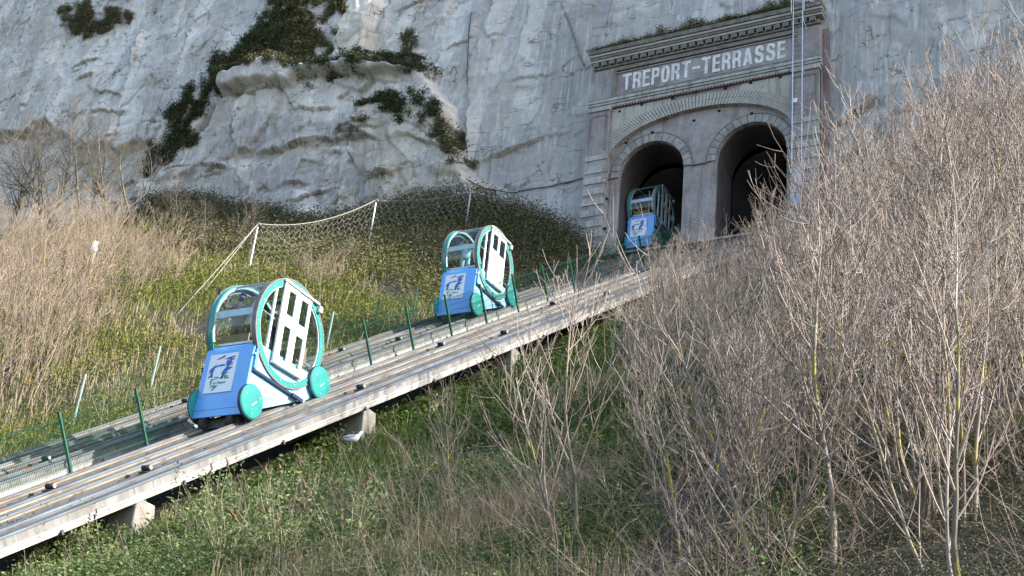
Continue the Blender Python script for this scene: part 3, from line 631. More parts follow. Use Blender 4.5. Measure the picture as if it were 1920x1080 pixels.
# ------------------------------------------------------------------ track beds (each carries two lines)
def slope_obj(o, X, y, left): o.location = (X, y, bedz(y, left)); o.rotation_euler = (ANG, 0, 0)
LEN = 62.0
def make_track(X, left, label):
    y0 = 9.0; t = empty('funicular_track', (X, y0, bedz(y0, left)), label, 'railway track', 'the two track beds', (ANG, 0, 0))
    Lm = (66-y0)/math.cos(ANG)
    MB().box((-1.70, 0, -.30), (1.62, Lm, -.10)).build('track_slab', MT['bed'], t)
    # near side girder: pale web, lower flange standing proud, blue-grey cap
    MB().prism([(1.62, -.17), (1.70, -.17), (1.70, .0), (1.62, .0)], 'y', 0, Lm).build('side_girder', MT['beam_side'], t)
    MB().prism([(1.62, -.335), (1.70, -.335), (1.70, -.30), (1.735, -.295), (1.735, -.245), (1.715, -.24), (1.715, -.225), (1.75, -.22), (1.75, -.172), (1.62, -.172)], 'y', 0, Lm).build('girder_flange', MT['flange'], t)
    MB().box((1.40, .0, -.02), (1.73, Lm, .025)).build('girder_cap', MT['rail'], t, .006)
    MB().prism([(-1.75, -.3), (-1.70, -.3), (-1.70, .03), (-1.75, .03)], 'y', 0, Lm).build('far_girder', MT['beam'], t)
    # running beams with steel caps for the two lines
    for c in (-.88, .85):
        for s in (-.5, .5):
            MB().box((c+s-.085, 0, -.10), (c+s+.085, Lm, .035)).build('running_beam', MT['beam'], t, .008)
            MB().box((c+s-.045, 0, .037), (c+s+.045, Lm, .085)).build('rail', MT['rail'], t, .006)
        for s in (-.5, .5): MB().box((c+s+.087, 0, -.09), (c+s+.115, Lm, -.005)).build('shadow_strip', MT['chassis'], t)  # dark strips standing in for shadow lines along the beams
        MB().box((c-.22, 0, -.10), (c-.10, Lm, -.03)).build('cable_tray', MT['rail'], t)
        MB().tube([(c+.05, 0, -.02), (c+.05, Lm, -.02)], .018, 6).build('haul_cable', MT['rubber'], t)
    MB().box((-.10, 0, -.10), (.10, Lm, .02)).build('centre_beam', MT['beam'], t, .008)
    ro = MB().tube([(-.11, 0, 0), (.08, 0, 0)], .06, 12).mesh('roller', smooth=True); ro.materials.append(MT['rubber'])
    rc = MB().tube([(.08, 0, 0), (.12, 0, 0)], .045, 12).mesh('roller_cap'); rc.materials.append(MT['galv'])
    rb = MB().box((-.16, -.12, -.09), (.17, .12, -.06)).mesh('roller_plate'); rb.materials.append(MT['chassis'])
    off = 20.75/1 if not left else 23.0
    for k in range(-1, 6):
        for c in (-.85, .87):
            yy = ((off+7.1*k+(.9 if c > 0 else 0))-y0)/math.cos(ANG)
            if 0 < yy < Lm:
                r_ = mobj('roller', ro, None, t, (c, yy, .085)); mobj('roller_cap', rc, None, r_); mobj('roller_plate', rb, None, r_)
    cl = MB().box((1.60, -.03, -.36), (1.765, .03, -.26)).mesh('clamp'); cl.materials.append(MT['chassis'])
    for k in range(16):
        if k*3.55 < Lm: mobj('clamp', cl, None, t, (0, .9+3.55*k, 0))
    # stencilled marks on the girder
    mk = MB()
    for j in range(4): mk.box((1.7, .06*j, -.10), (1.703, .06*j+.035, -.055)); mk.box((1.7, .06*j+.01, -.055), (1.703, .06*j+.05, -.045))
    me = mk.mesh('stencil_mark'); me.materials.append(MT['ink_grey'])
    for k in range(8): mobj('stencil_mark', me, None, t, (.001, 2.6+7.1*k, 0))
    # sleepers' joint shadows, put in as dark cross pieces between the beams
    me = MB().box((-1.69, -.06, -.099), (1.39, .06, -.045)).mesh('shadow_tie'); me.materials.append(MT['chassis'])
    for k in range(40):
        if k*1.42+.4 < Lm: mobj('shadow_tie', me, None, t, (0, .4+1.42*k, 0))
    return t
make_track(XR, False, 'pale girdered track bed nearest the camera, raised on concrete piers, carrying the lowest cabin')
make_track(XL, True, 'pale girdered track bed beyond the green mesh fence, leading into the left arch')

pm = MB(); prof = lambda a, z: [(-a, -a*.95, z), (a, -a*.95, z), (a, a*.95, z), (-a, a*.95, z)]
pm.add(prof(.40, -1.3)+prof(.31, 0), [(3,2,1,0),(4,5,6,7),(0,1,5,4),(1,2,6,5),(2,3,7,6),(3,0,4,7)])
pier = pm.mesh('pier_block', .035); pier.materials.append(MT['concrete'])
saddle = MB().box((-.18, -.2, 0), (.22, .2, .02)).box((.02, -.12, .02), (.06, .12, .10)).box((.14, -.12, .02), (.18, .12, .10)).mesh('saddle'); saddle.materials.append(MT['galv'])
names = ['nearest one, at lower left', 'just behind the gull', 'behind the pair of slim trees', 'farthest one, below the middle cabin']
for k, y in enumerate((21.0, 28.2, 35.35, 42.5)):
    for X, near in ((-20.72, True), (-23.0, False)):
        z = bedz(y)-.36-.11
        t = empty('concrete_pier', (X, y, z), ('grey concrete pier under the near girder, ' if near else 'shadowed pier under the near track, ')+names[k], 'pier', 'piers under the near track', (0, 0, math.radians(4)))
        mobj('pier_block', pier, None, t); mobj('saddle', saddle, None, t)

# ------------------------------------------------------------------ fences
def panel_mesh(L_, h, rows=6, sp=.05, wr=.0045):
    mb = MB()
    for i in range(int(L_/sp)): mb.tube([(0, i*sp+.03, .03), (0, i*sp+.03, h)], wr, 3, False)
    for j in range(rows):
        for dz in (0, .03): mb.tube([(0, 0, .05+(h-.1)*j/(rows-1)+dz*(j in (0, rows-1))), (0, L_, .05+(h-.1)*j/(rows-1)+dz*(j in (0, rows-1)))], wr*1.25, 3, False)
    return mb
XF = -24.15; f0 = 15.85
fen = empty('mesh_fence', (XF, f0, bedz(f0)), 'low dark green wire mesh fence running uphill between the two track beds', 'fence', rot=(ANG, 0, 0))
bay = 2.56; post = MB().box((-.035, -.03, -.9), (.035, .03, 1.36)).mesh('fence_post', .006); post.materials.append(MT['green'])
pan = panel_mesh(bay, 1.22).mesh('wire_panel'); pan.materials.append(MT['green'])
cap = MB().box((-.04, -.035, 1.36), (.04, .035, 1.385)).mesh('post_cap'); cap.materials.append(MT['rubber'])
for k in range(20):
    p = mobj('fence_post', post, None, fen, (0, k*bay, 0)); mobj('post_cap', cap, None, p)
    if k < 19:
        q = mobj('wire_panel', pan, None, fen, (.04, k*bay, .03)); q['kind'] = 'stuff'
base = [hit(133, 808), hit(279, 738), hit(611, 655), hit(700, 620), hit(772, 600)]
f2 = empty('mesh_fence', tuple(base[0]), 'sparse pale green post fence on the grassy bank beyond the far track', 'fence')
for i, b_ in enumerate(base):
    hgt = (1.75, 1.6, 1.5, 1.4, 1.5)[i]; d = b_-base[0]; tx, ty = (.12, .05)
    MB().tube([(d[0], d[1], d[2]-.3), (d[0]+tx, d[1]-ty, d[2]+hgt)], .033, 6).build('fence_post', MT['green_pale'] if i < 3 else MT['green'], f2)
    if i < 4:
        e = base[i+1]-base[0]; mb = MB(); n = int(np.linalg.norm(e-d)/.11)
        for j in range(n):
            q = d+(e-d)*j/n; z = float(H(q[0]+base[0][0], q[1]+base[0][1])-base[0][2]); mb.tube([(q[0], q[1], z), (q[0]+.1, q[1]-.04, z+1.25)], .003, 3, False)
        for r_ in range(8):
            mb.tube([tuple(d+(e-d)*s+np.array([.012*r_, 0, .12+.16*r_+float(H(*(d+(e-d)*s+base[0])[:2])-(d+(e-d)*s+base[0])[2])])) for s in np.linspace(0, 1, 8)], .003, 3, False)
        mb.build('wire_panel', MT['green'], f2)['kind'] = 'stuff'

# ------------------------------------------------------------------ rockfall net
nb_ = [np.array(hit(*p)) for p in ((465, 513), (690, 466), (872, 432), (1078, 440))]; nh = (2.55, 2.75, 2.3, 1.7)
net = empty('rockfall_net', tuple(nb_[0]), 'white rope rockfall net slung between galvanised posts below the cliff', 'net')
tops = []
for i, b_ in enumerate(nb_):
    d = b_-nb_[0]; tp = d+np.array([.1, -.05, nh[i]]); tops.append(tp)
    if i < 3: MB().tube([(d[0], d[1], d[2]-.4), tuple(tp)], .042, 8).build('net_post', MT['galv'], net)
    if i < 3: MB().tube([tuple(tp+np.array([-.03, 0, -.25])), tuple(tp+np.array([.05, 0, .03])), tuple(tp+np.array([.16, 0, -.1]))], .05, 5).build('rope_lashing', MT['rope'], net)
for i in range(3):
    A0, A1 = nb_[i]-nb_[0], nb_[i+1]-nb_[0]; T0, T1 = tops[i], tops[i+1]; Ld = np.linalg.norm(A1-A0); nc = max(6, int(Ld/.36)); nr = 7
    def PT_(s, r_):
        sag = (.55 if i == 0 else .25)*4*s*(1-s)*(1 if r_ > .5 else r_*2)
        b0 = A0+(A1-A0)*s; g = b0+nb_[0]; b0 = b0.copy(); b0[2] = float(H(g[0], g[1]))-nb_[0][2]+.1
        p = b0*(1-r_)+(T0+(T1-T0)*s)*r_; p[2] -= sag; p[1] -= .25*math.sin(math.pi*r_); return p
    mb = MB(); rr_ = .006 if i == 0 else .004
    for c in range(nc):
        for r_ in range(nr):
            s0 = (c+.5*(r_ % 2))/nc; y0, y1 = r_/nr, (r_+1)/nr; ym = y0+.45/nr
            a = PT_(min(s0, 1), y0); b_ = PT_(min(s0, 1), ym); mb.tube([a, b_], rr_, 3, False)
            for ds in (-.5, .5): mb.tube([b_, PT_(min(max(s0+ds/nc, 0), 1), y1)], rr_, 3, False)
    mb.build('net_mesh', MT['rope' if i == 0 else 'galv'], net)['kind'] = 'stuff'  # first span in a paler material, standing in for sunlight on it
    MB().tube([tuple(PT_(s, 1.)) for s in np.linspace(0, 1, 14)], .018 if i == 0 else .006, 5).build('top_rope', MT['rope' if i == 0 else 'galv'], net)
for tgt in ((330, 592), (372, 560)):
    e = np.array(hit(*tgt))-nb_[0]; MB().tube([tuple(tops[0]), tuple(e)], .013, 5).build('guy_rope', MT['rope'], net)
e = np.array(hit(640, 520))-nb_[0]; MB().tube([tuple(tops[0]), tuple(e)], .008, 5).build('guy_rope', MT['rope'], net)
# cables and pipe on the cliff
def cliff_line(pts, name, r_, mt, label, cat):
    Q = []
    for a, b_ in zip(pts[:-1], pts[1:]):
        for s in np.linspace(0, 1, 7)[:-1]:
            p = onY(a[0]+(b_[0]-a[0])*s, a[1]+(b_[1]-a[1])*s, 60.); Q.append((p[0], float(cliffY(p[0], p[2]))-.08, p[2]))
    p0 = Q[0]; o = MB().tube([(q[0]-p0[0], q[1]-p0[1], q[2]-p0[2]) for q in Q], r_, 5).build(name, mt, None, loc=p0); tag(o, label, cat)
cliff_line([(1046, 5), (1062, 45), (1085, 108), (1086, 112)], 'drain_pipe', .06, MT['rim'], 'slanting grey pipe fixed high on the grey cliff left of the portal', 'pipe')
cliff_line([(872, 10), (873, 130), (869, 240), (878, 345)], 'cliff_cable', .025, MT['rubber'], 'thin upright cable at the left edge of the grey cliff face', 'cable')
cliff_line([(885, 350), (960, 352), (1010, 345), (1095, 318)], 'cliff_cable', .03, MT['rubber'], 'thin dark cable sagging across the grey cliff left of the portal', 'cable')
cliff_line([(1762, 40), (1764, 120), (1766, 200)], 'cliff_cable', .03, MT['galv'], 'upright cable on the grey cliff right of the portal', 'cable')

# ------------------------------------------------------------------ people
def skin_obj(name, joints, edges, mt, parent, sub=2):
    me = bpy.data.meshes.new(name); me.from_pydata([j[:3] for j in joints], edges, []); o = bpy.data.objects.new(name, me); COL.objects.link(o)
    md = o.modifiers.new('s', 'SKIN'); o.modifiers.new('u', 'SUBSURF').levels = sub
    for v, j in zip(me.skin_vertices[0].data, joints): r_ = j[3]; v.radius = (r_ if not isinstance(r_, tuple) else r_[0], r_ if not isinstance(r_, tuple) else r_[1]); 
    me.skin_vertices[0].data[0].use_root = True
    dg = bpy.context.evaluated_depsgraph_get(); m2 = bpy.data.meshes.new_from_object(o.evaluated_get(dg)); m2.name = name
    bpy.data.objects.remove(o)
    for p in m2.polygons: p.use_smooth = True
    return mobj(name, m2, mt, parent)
def person(loc, rz, label, jacket, trousers, hair, arms, height=1.72, lean=0., group=None, mask=None):
    """figure facing local -y; arms: {side: (elbow, hand)} in local metres for a 1.72 m figure"""
    k = height/1.72; e = empty('person', loc, label, 'person', group, (0, 0, rz))
    sc_ = lambda J: [(a*k, b*k, c*k, (r_*k if not isinstance(r_, tuple) else (r_[0]*k, r_[1]*k))) for a, b, c, r_ in J]
    ly = lambda z: -lean*max(0, z-.95)
    J = [(0, 0, .93, (.14, .10)), (0, ly(1.15), 1.15, (.125, .09)), (0, ly(1.36), 1.36, (.15, .10)), (0, ly(1.46), 1.46, .055), (0, ly(1.53)-.01, 1.53, .05), (0, ly(1.6)-.015, 1.60, (.072, .085)), (0, ly(1.67)-.01, 1.67, (.07, .08)),
         (.09, 0, .86, .085), (.10, -.01, .48, .058), (.10, .01, .10, .04), (.10, -.13, .04, .035), (-.09, 0, .86, .085), (-.10, -.01, .48, .058), (-.10, .01, .10, .04), (-.10, -.13, .04, .035)]
    E = [(0,1),(1,2),(2,3),(3,4),(4,5),(5,6),(0,7),(7,8),(8,9),(9,10),(0,11),(11,12),(12,13),(13,14)]
    JJ = [(0, ly(.95), .80, (.175, .14)), (0, ly(1.15), 1.10, (.165, .13)), (0, ly(1.36), 1.36, (.175, .125)), (0, ly(1.44), 1.44, .075)]; EJ = [(0,1),(1,2),(2,3)]
    for s, (el, ha) in arms.items():
        sh = (s*.19, ly(1.39), 1.39); n = len(J)
        w_ = tuple(el[i]+(ha[i]-el[i])*.86 for i in range(3)); d = np.array(ha)-np.array(el); d = d/np.linalg.norm(d)
        J += [(*sh, .055), (*el, .042), (*w_, .026), (*ha, (.034, .02))]; E += [(2, n), (n, n+1), (n+1, n+2), (n+2, n+3)]
        side = np.cross(d, (0, 0, 1.)) if abs(d[2]) < .9 else np.array([1., 0, 0]); side = side/np.linalg.norm(side)
        for q in range(4):                                                       # four fingers and a thumb
            f_ = np.array(ha)+side*(q-1.5)*.019+d*(.065-.008*abs(q-1)); f2_ = f_+d*.02-np.array([0, .02, 0]); J += [(*f_, .008), (*f2_, .007)]; E += [(n+3, len(J)-2), (len(J)-2, len(J)-1)]
        th = np.array(ha)-d*.01+side*.045; J.append((*th, .010)); E.append((n+3, len(J)-1))
        n2 = len(JJ); JJ += [(*sh, .072), (*el, .056), (*w_, .042)]; EJ += [(2, n2), (n2, n2+1), (n2+1, n2+2)]
    skin_obj('body', sc_(J), E, MT['skin'], e)
    skin_obj('jacket', sc_(JJ), EJ, MT[jacket], e)
    skin_obj('trousers', sc_([(0, 0, .97, (.16, .12)), (.09, 0, .84, .105), (.10, -.01, .48, .075), (.10, .01, .12, .062), (-.09, 0, .84, .105), (-.10, -.01, .48, .075), (-.10, .01, .12, .062)]), [(0,1),(1,2),(2,3),(0,4),(4,5),(5,6)], MT[trousers], e)
    hz = ly(1.66); mb = MB(); n = 14
    for i in range(6):
        th = i/5*1.75
        for j in range(n):
            a = 2*math.pi*j/n; front = max(0, -math.sin(a)); tt = min(th, 1.75-.75*front)
            mb.v.append((.088*math.sin(tt)*math.cos(a)*k, (hz-.005+.104*math.sin(tt)*math.sin(a))*k, (1.645+.115*math.cos(tt))*k))
    for i in range(5):
        for j in range(n): mb.f.append((i*n+j, i*n+(j+1) % n, (i+1)*n+(j+1) % n, (i+1)*n+j))
    mb.build('hair', MT[hair], e, smooth=True)
    for s in (-1, 1):
        MB().tube([(s*.03*k, (hz-.098)*k, 1.63*k), (s*.03*k, (hz-.106)*k, 1.63*k)], .011*k, 8).build('eye', MT['hair_dark'], e)
        MB().tube([(s*.083*k, hz*k, 1.62*k), (s*.096*k, (hz+.01)*k, 1.63*k)], [.02*k, .024*k], 8).build('ear', MT['skin'], e)
    MB().tube([(0, (hz-.09)*k, 1.635*k), (0, (hz-.118)*k, 1.60*k), (0, (hz-.09)*k, 1.592*k)], [.008*k, .016*k, .012*k], 6).build('nose', MT['skin'], e)
    if mask: MB().tube([(0, (hz-.07)*k, 1.56*k), (0, (hz-.112)*k, 1.565*k)], [.075*k, .045*k], 10).build('face_mask', MT[mask], e)
    else: MB().tube([(-.022*k, (hz-.094)*k, 1.57*k), (.022*k, (hz-.094)*k, 1.57*k)], .007*k, 6).build('mouth', MT['ink_red'], e)
    return e

# ------------------------------------------------------------------ the cabins
RC = (0, 2.18); RO = 1.45
def nose_y(z):
    zs = [-.5, .4, .9, 1.15, 1.30, 1.42, 1.50]; ys = [-1.30, -1.265, -1.25, -1.24, -1.215, -1.16, -1.07]
    return float(np.interp(z, zs, ys))
# town emblem, traced on the sticker: s across, t down
_TL, _TR, _BL = np.array([245, 150.]), np.array([852, 68.]), np.array([95, 965.])
_Mi = np.linalg.inv(np.stack([_TR-_TL, _BL-_TL], 1))
LOGO = [('ink_red', [(365,243),(440,205),(495,180),(540,150),(575,140),(545,190),(500,205),(440,235)]),
 ('ink_blue', [(535,240),(600,205),(680,172),(785,143),(780,166),(700,198),(705,208),(780,203),(770,218),(720,243),(700,268),(715,288),(735,292),(718,330),(665,362),(640,378),(668,388),(722,382),(725,392),(665,435),(610,470),(560,520),(540,530),(480,555),(500,500),(560,420),(607,372),(598,352),(585,335),(592,290),(612,250),(636,215),(600,225)]),
 ('ink_blue', [(340,412),(400,370),(460,342),(530,334),(600,350),(520,375),(440,385),(370,408)]),
 ('ink_blue', [(180,632),(240,580),(275,522),(205,555),(245,492),(205,497),(280,420),(350,370),(398,332),(365,390),(330,450),(302,530),(295,622),(240,624)]),
 ('ink_green', [(484,556),(540,515),(645,495),(600,530),(560,545),(570,560),(640,560),(590,590),(655,600),(640,625),(540,635),(556,562)]),
 ('ink_dark', [(500,562),(546,560),(515,635),(440,640),(475,612)]),
 ('ink_green', [(320,632),(350,605),(420,602),(452,615),(410,632)]),
 ('ink_dark', [(185,650),(260,660),(440,645),(330,662),(290,690),(270,668)]),
 ('ink_green', [(245,690),(285,692),(280,740),(250,790),(240,760),(262,735),(240,740)]),
 ('ink_green', [(225,868),(265,787),(420,774),(290,900),(275,878),(325,820),(290,830),(310,802),(270,812)]),
 ('ink_pink', [(645,350),(690,325),(712,285),(705,325),(680,348)]),
 ('sticker', [(648,238),(660,231),(672,240),(668,256),(654,258)])]
def make_car(loc, label, variant):
    car = empty('cable_car', loc, label, 'cable car', 'cabins on the inclined tracks')
    B = lambda: MB()
    by = lambda y: TS*y                                                   # bed line
    # lower body
    prof = [(nose_y(z), z) for z in (-.47, 0, .4, .9, 1.15, 1.30, 1.42, 1.50)]+[(-.8, 1.28), (1.1, 1.16), (1.5, 1.3), (1.56, 1.12), (1.52, .98)]
    B().prism(prof, 'x', -.72, .72).build('body', MT['pale_blue'], car, .012)
    # nose panel, a touch wider than the body, with a crease
    zs = [-.49, -.02, 0, .4, .9, 1.15, 1.30, 1.42, 1.50]
    mb = MB(); n = len(zs)
    for x in (-.75, .75):
        for z in zs: mb.v.append((x, nose_y(z)-.03+(.02 if z == 0 else 0), z))
        for z in zs: mb.v.append((x, nose_y(z)+.02, z))
    for i in range(n-1):
        a = 2*n
        mb.f += [(i, i+1, a+i+1, a+i), (n+i, n+i+1, a+n+i+1, a+n+i), (i, i+1, n+i+1, n+i), (a+i, a+i+1, a+n+i+1, a+n+i)]
    mb.f += [(0, n, 3*n, 2*n), (n-1, 2*n-1, 4*n-1, 3*n-1)]
    nose = mb.build('nose_panel', MT['blue'], car)
    # sticker and emblem, lying on the nose
    us = (-.58, .31); zt, zb = 1.21, .15
    def onnose(s, t_, d): z = zt+(zb-zt)*t_; return Vector((us[0]+(us[1]-us[0])*s, nose_y(z)-.034-d, z))
    mb = MB()
    for i in range(7):
        for s in (0, 1):
            for d in (0, .006): mb.v.append(tuple(onnose(s, i/6, d)))
    for i in range(6):
        k = 4*i; mb.f += [(k+1, k+3, k+7, k+5), (k, k+4, k+6, k+2), (k, k+1, k+5, k+4), (k+2, k+6, k+7, k+3)]
    mb.f += [(0, 2, 3, 1), (24, 25, 27, 26)]
    stk = mb.build('sticker', MT['sticker'], nose)
    for q, (mt, P) in enumerate(LOGO):
        st = [tuple(_Mi@(np.array(p, float)-_TL)) for p in P]
        lift = .010 if mt not in ('ink_pink',) and q != len(LOGO)-1 else .014
        me = plate_mesh('emblem', [[(s, -t_) for s, t_ in st]], .002, lambda a, b_, d: onnose(a, -b_, lift+d)); me.materials.append(MT[mt])
        o = bpy.data.objects.new('emblem', me); link(o, nose)
    me = text_mesh('lettering', 'Le Tréport', .35, lambda a, h, d: onnose(.295+.44*a, .775-h*.082, .010+d)); me.materials.append(MT['ink_grey']); link(bpy.data.objects.new('lettering', me), nose)
    # side panels under the ring, trim bars, edge strips
    for s in (-1, 1):
        x0, x1 = (.722, .752) if s > 0 else (-.752, -.722)
        B().prism([(-1.10, .74), (1.02, .66), (1.25, .95), (1.25, 1.5), (-1.10, 1.46)], 'x', x0, x1).build('side_panel', MT['pale_blue'], car, .004)
        xa, xb = (.755, .80) if s > 0 else (-.80, -.755)
        B().prism([(-1.18, .70), (-1.16, .76), (.78, .69), (.78, .62)], 'x', xa, xb).build('trim_bar', MT['navy'], car)
        B().prism([(.42, .60), (.42, .70), (.86, .68), (.86, .58)], 'x', (.80 if s > 0 else -.86), (.86 if s > 0 else -.80)).build('trim_bracket', MT['navy'], car, .006)
        B().box((min(xa, xb), -1.17, .78), (max(xa, xb), -1.09, 1.30)).build('edge_strip', MT['blue'], car, .004)
        B().tube([(s*.76, -1.22, 1.10), (s*.84, -1.26, 1.12)], .022, 6).build('hinge', MT['galv'], car)
        # big rings
        B().annulus(s*.745, s*.795, RC[0], RC[1], 1.262, 1.405, 72).build('ring', MT['teal'], car)
        B().annulus(s*(.66 if s > 0 else .745), s*.80, RC[0], RC[1], 1.41, RO, 72).build('ring_rim', MT['rim'], car)
        if s < 0: B().annulus(s*.60, s*.74, RC[0], RC[1], 1.408, RO-.012, 72).build('ring_band', MT['teal'], car)
        bt = B().disc(0, .012, 0, 0, .022, 8).mesh('ring_bolt'); bt.materials.append(MT['alu'])
        for k in range(14):
            a = 2*math.pi*(k+.3)/14; o = mobj('ring_bolt', bt, None, car, (s*.797, RC[0]+1.335*math.cos(a), RC[1]+1.335*math.sin(a))); o.scale = (s, 1, 1)
        B().annulus(s*.735, s*.775, RC[0], RC[1], 1.225, 1.258, 72).build('window_seal', MT['alu'], car)
        g_ = B().disc(s*.735, s*.743, RC[0], RC[1], 1.222, 56); g_.build('side_glass', MT['glass'], car)
        # wheel covers
        for dy, dz in ((-1.13, -.12), (1.42, 1.36)):
            wc = B().disc(s*(.80 if s > 0 else .76), s*(.90 if s > 0 else .80), dy, dz, .435, 40, s*.012).build('wheel_cover', MT['teal'], car)
            B().annulus(s*(.79 if s > 0 else .755), s*(.86 if s > 0 else .785), dy, dz, .437, .449, 40).build('cover_edge', MT['navy'], wc)
            if s > 0:
                for q in range(3): a = .6+2.09*q; B().disc(.911, .918, dy+.30*math.cos(a), dz+.30*math.sin(a), .02, 8).build('bolt', MT['alu'], wc)
                B().prism([(dy-.02, dz-.10), (dy+.13, dz+.05), (dy+.14, dz+.04), (dy, dz-.11)], 'x', .910, .9145).build('scratch', MT['white'], wc)
        B().box((s*.60, -1.02, -.75), (s*.70, -.62, -.33)).build('bogie', MT['chassis'], car)
        B().tube([(s*.42-.09, -1.18, -.63), (s*.42+.09, -1.18, -.63)], .19, 16).build('bogie_wheel', MT['rubber'], car)
        B().tube([(s*.42-.09, 1.15, .88), (s*.42+.09, 1.15, .88)], .19, 16).build('bogie_wheel', MT['rubber'], car)
        B().prism([(-1.24, -.86), (-1.10, -.86), (-1.05, -.45), (-1.19, -.45)], 'x', s*.52-.10, s*.52+.10).build('guard', MT['rubber'], car)
    B().box((-.36, -1.14, -.70), (.36, -.95, -.48)).box((-.42, -1.17, -.74), (.42, -1.12, -.70)).build('under_frame', MT['chassis'], car)
    B().prism([(-1.0, -.62), (1.4, .86), (1.4, .95), (-1.0, -.42)], 'x', -.5, .5).build('chassis', MT['chassis'], car)
    # glazed drum between the rings: front and roof panes, cross bars
    def shell(a0, a1, r_, th, n=26, x=.64):
        mb = MB()
        for i in range(n+1):
            t = math.radians(a0+(a1-a0)*i/n)
            for xx, rr in ((-x, r_), (x, r_), (x, r_-th), (-x, r_-th)): mb.v.append((xx, RC[0]+rr*math.cos(t), RC[1]+rr*math.sin(t)))
        for i in range(n):
            for j in range(4): mb.f.append((4*i+j, 4*i+(j+1) % 4, 4*i+4+(j+1) % 4, 4*i+4+j))
        mb.f += [(0, 3, 2, 1), (4*n, 4*n+1, 4*n+2, 4*n+3)]; return mb
    shell(126, 208, 1.405, .008).build('front_glass', MT['glass'], car, smooth=False)
    shell(20, 122, 1.405, .008).build('roof_glass', MT['glass_roof'], car)
    shell(-22, 16, 1.405, .008).build('rear_glass', MT['glass'], car)
    for a in (124, 18, 70):
        t = math.radians(a); B().tube([(-.64, 1.39*math.cos(t), RC[1]+1.39*math.sin(t)), (.64, 1.39*math.cos(t), RC[1]+1.39*math.sin(t))], .028, 6).build('roof_bar', MT['galv'], car)
    B().box((-.66, -1.33, 2.20), (.66, -1.26, 2.40)).build('front_rail', MT['alu'], car, .01)
    for s in (-1, 1): B().annulus(s*.60, s*.63, RC[0], RC[1], 1.33, 1.40, 48, math.radians(30), math.radians(205)).build('inner_hoop', MT['white'], car)
    # sliding doors on the platform side, header and sill
    x0, x1 = .80, .845
    def frame(y0, y1, z0, z1, wst, mid, nm='door'):
        mb = MB(); mb.box((x0, y0, z0), (x1, y0+wst, z1)); mb.box((x0, y1-wst, z0), (x1, y1, z1))
        for a, b_ in ((z0, z0+.13), (mid-.16, mid+.16), (z1-.13, z1)): mb.box((x0+.002, y0+wst, a), (x1-.002, y1-wst, b_))
        d = mb.build(nm, MT['white'], car, .006)
        MB().box((x0+.015, y0+wst, mid+.16), (x0+.023, y1-wst, z1-.13)).build('upper_pane', MT['glass'], d)
        MB().box((x0+.015, y0+wst, z0+.13), (x0+.023, y1-wst, mid-.16)).build('lower_pane', MT['frost'] if variant == 2 else MT['glass'], d)
        return d
    frame(-.48, .04, 1.22, 3.37, .115 if variant != 2 else .06, 2.42)
    frame(.05, .60, 1.22, 3.345, .12 if variant != 2 else .06, 2.36)
    B().box((.80, -.60, 1.2), (.86, -.50, 3.39)).build('door_post', MT['galv'], car, .006)
    B().prism([(-.62, 3.40), (-.62, 3.465), (.90, 3.425), (.90, 3.36)], 'x', .78, .88).build('door_header', MT['alu'], car, .006)
    B().prism([(-.60, 1.14), (-.60, 1.21), (.64, 1.21), (.64, 1.14)], 'x', .78, .88).build('door_sill', MT['alu'], car, .006)
    B().box((.80, .90, 3.18), (.90, 1.02, 3.36)).build('lamp', MT['white'], car, .02)
    B().tube([(.70, -.74, 1.3), (.70, -.74, 3.3)], .045, 8).build('grab_pole', MT['white'], car)
    B().tube([(.70, -1.12, 2.38), (.70, -.60, 2.34)], .022, 6).build('hand_rail', MT['alu'], car)
    B().tube([(.70, .62, 1.72), (.70, 1.10, 1.70)], .022, 6).build('hand_rail', MT['alu'], car)
    B().prism([(-1.22, .02), (-1.22, .028), (.6, .512), (.6, .504)], 'x', .7205, .7225).build('panel_seam', MT['navy'], car)
    B().box((-.751, nose_y(-.30)-.034, -.305), (.751, nose_y(-.30)-.028, -.297)).build('nose_seam', MT['navy'], car)
    # inside
    B().box((-.62, -1.0, 1.22), (.62, 1.0, 1.37)).build('floor', MT['chassis'], car)
    B().box((-.60, .62, 1.31), (.60, .98, 1.75)).box((-.60, .92, 1.76), (.60, 1.02, 2.2)).build('bench_seat', MT['seat'], car, .02)
    if variant != 2: B().box((-.60, -1.02, 1.31), (.30, -.96, 1.85)).build('front_seat_back', MT['seat'], car, .015)
    B().tube([(.55, -.95, 1.31), (.55, -.95, 1.66), (.55, -.95, 1.72)], [.07, .07, .03], 12).build('fire_extinguisher', MT['red'], car)
    B().box((-.62, -1.10, 1.52), (.62, -1.06, 1.58)).build('window_ledge', MT['alu'], car)
    return car
def car_at(X, y0, left): return (X, y0, bedz(y0, left))
c1 = car_at(-22.95, 26.70, False); make_car(c1, 'large blue and teal round cabin lowest on the near track, carrying several people', 1)
c2 = car_at(-26.75, 42.7, True); make_car(c2, 'middle blue and teal round cabin with screened doors on the far track', 2)
c3 = car_at(-28.5, 62.5, True); make_car(c3, 'smallest blue cabin, shaded, emerging from the left tunnel arch', 3)
A = lambda c, u, y, z=1.30: (c[0]+u, c[1]+y, c[2]+z)
person(A(c1, -.45, -.62, 1.38), .25, 'masked person in a tan jacket raising a phone in the lowest cabin', 'cloth_tan', 'cloth_brown', 'hair_dark', {-1: ((-.36, -.20, 1.28), (-.42, -.38, 1.52)), 1: ((.27, -.16, 1.14), (.16, -.42, 1.12))}, 1.80, .05, 'people in the lowest cabin', 'cloth_navy')
person(A(c1, -.08, -.50, 1.40), -.3, 'grey-haired person in a white shirt at the front rail of the lowest cabin', 'cloth_white', 'cloth_brown', 'hair_grey', {-1: ((-.30, -.22, 1.20), (-.20, -.50, 1.06)), 1: ((.30, -.18, 1.18), (.22, -.46, 1.08))}, 1.76, .12, 'people in the lowest cabin')
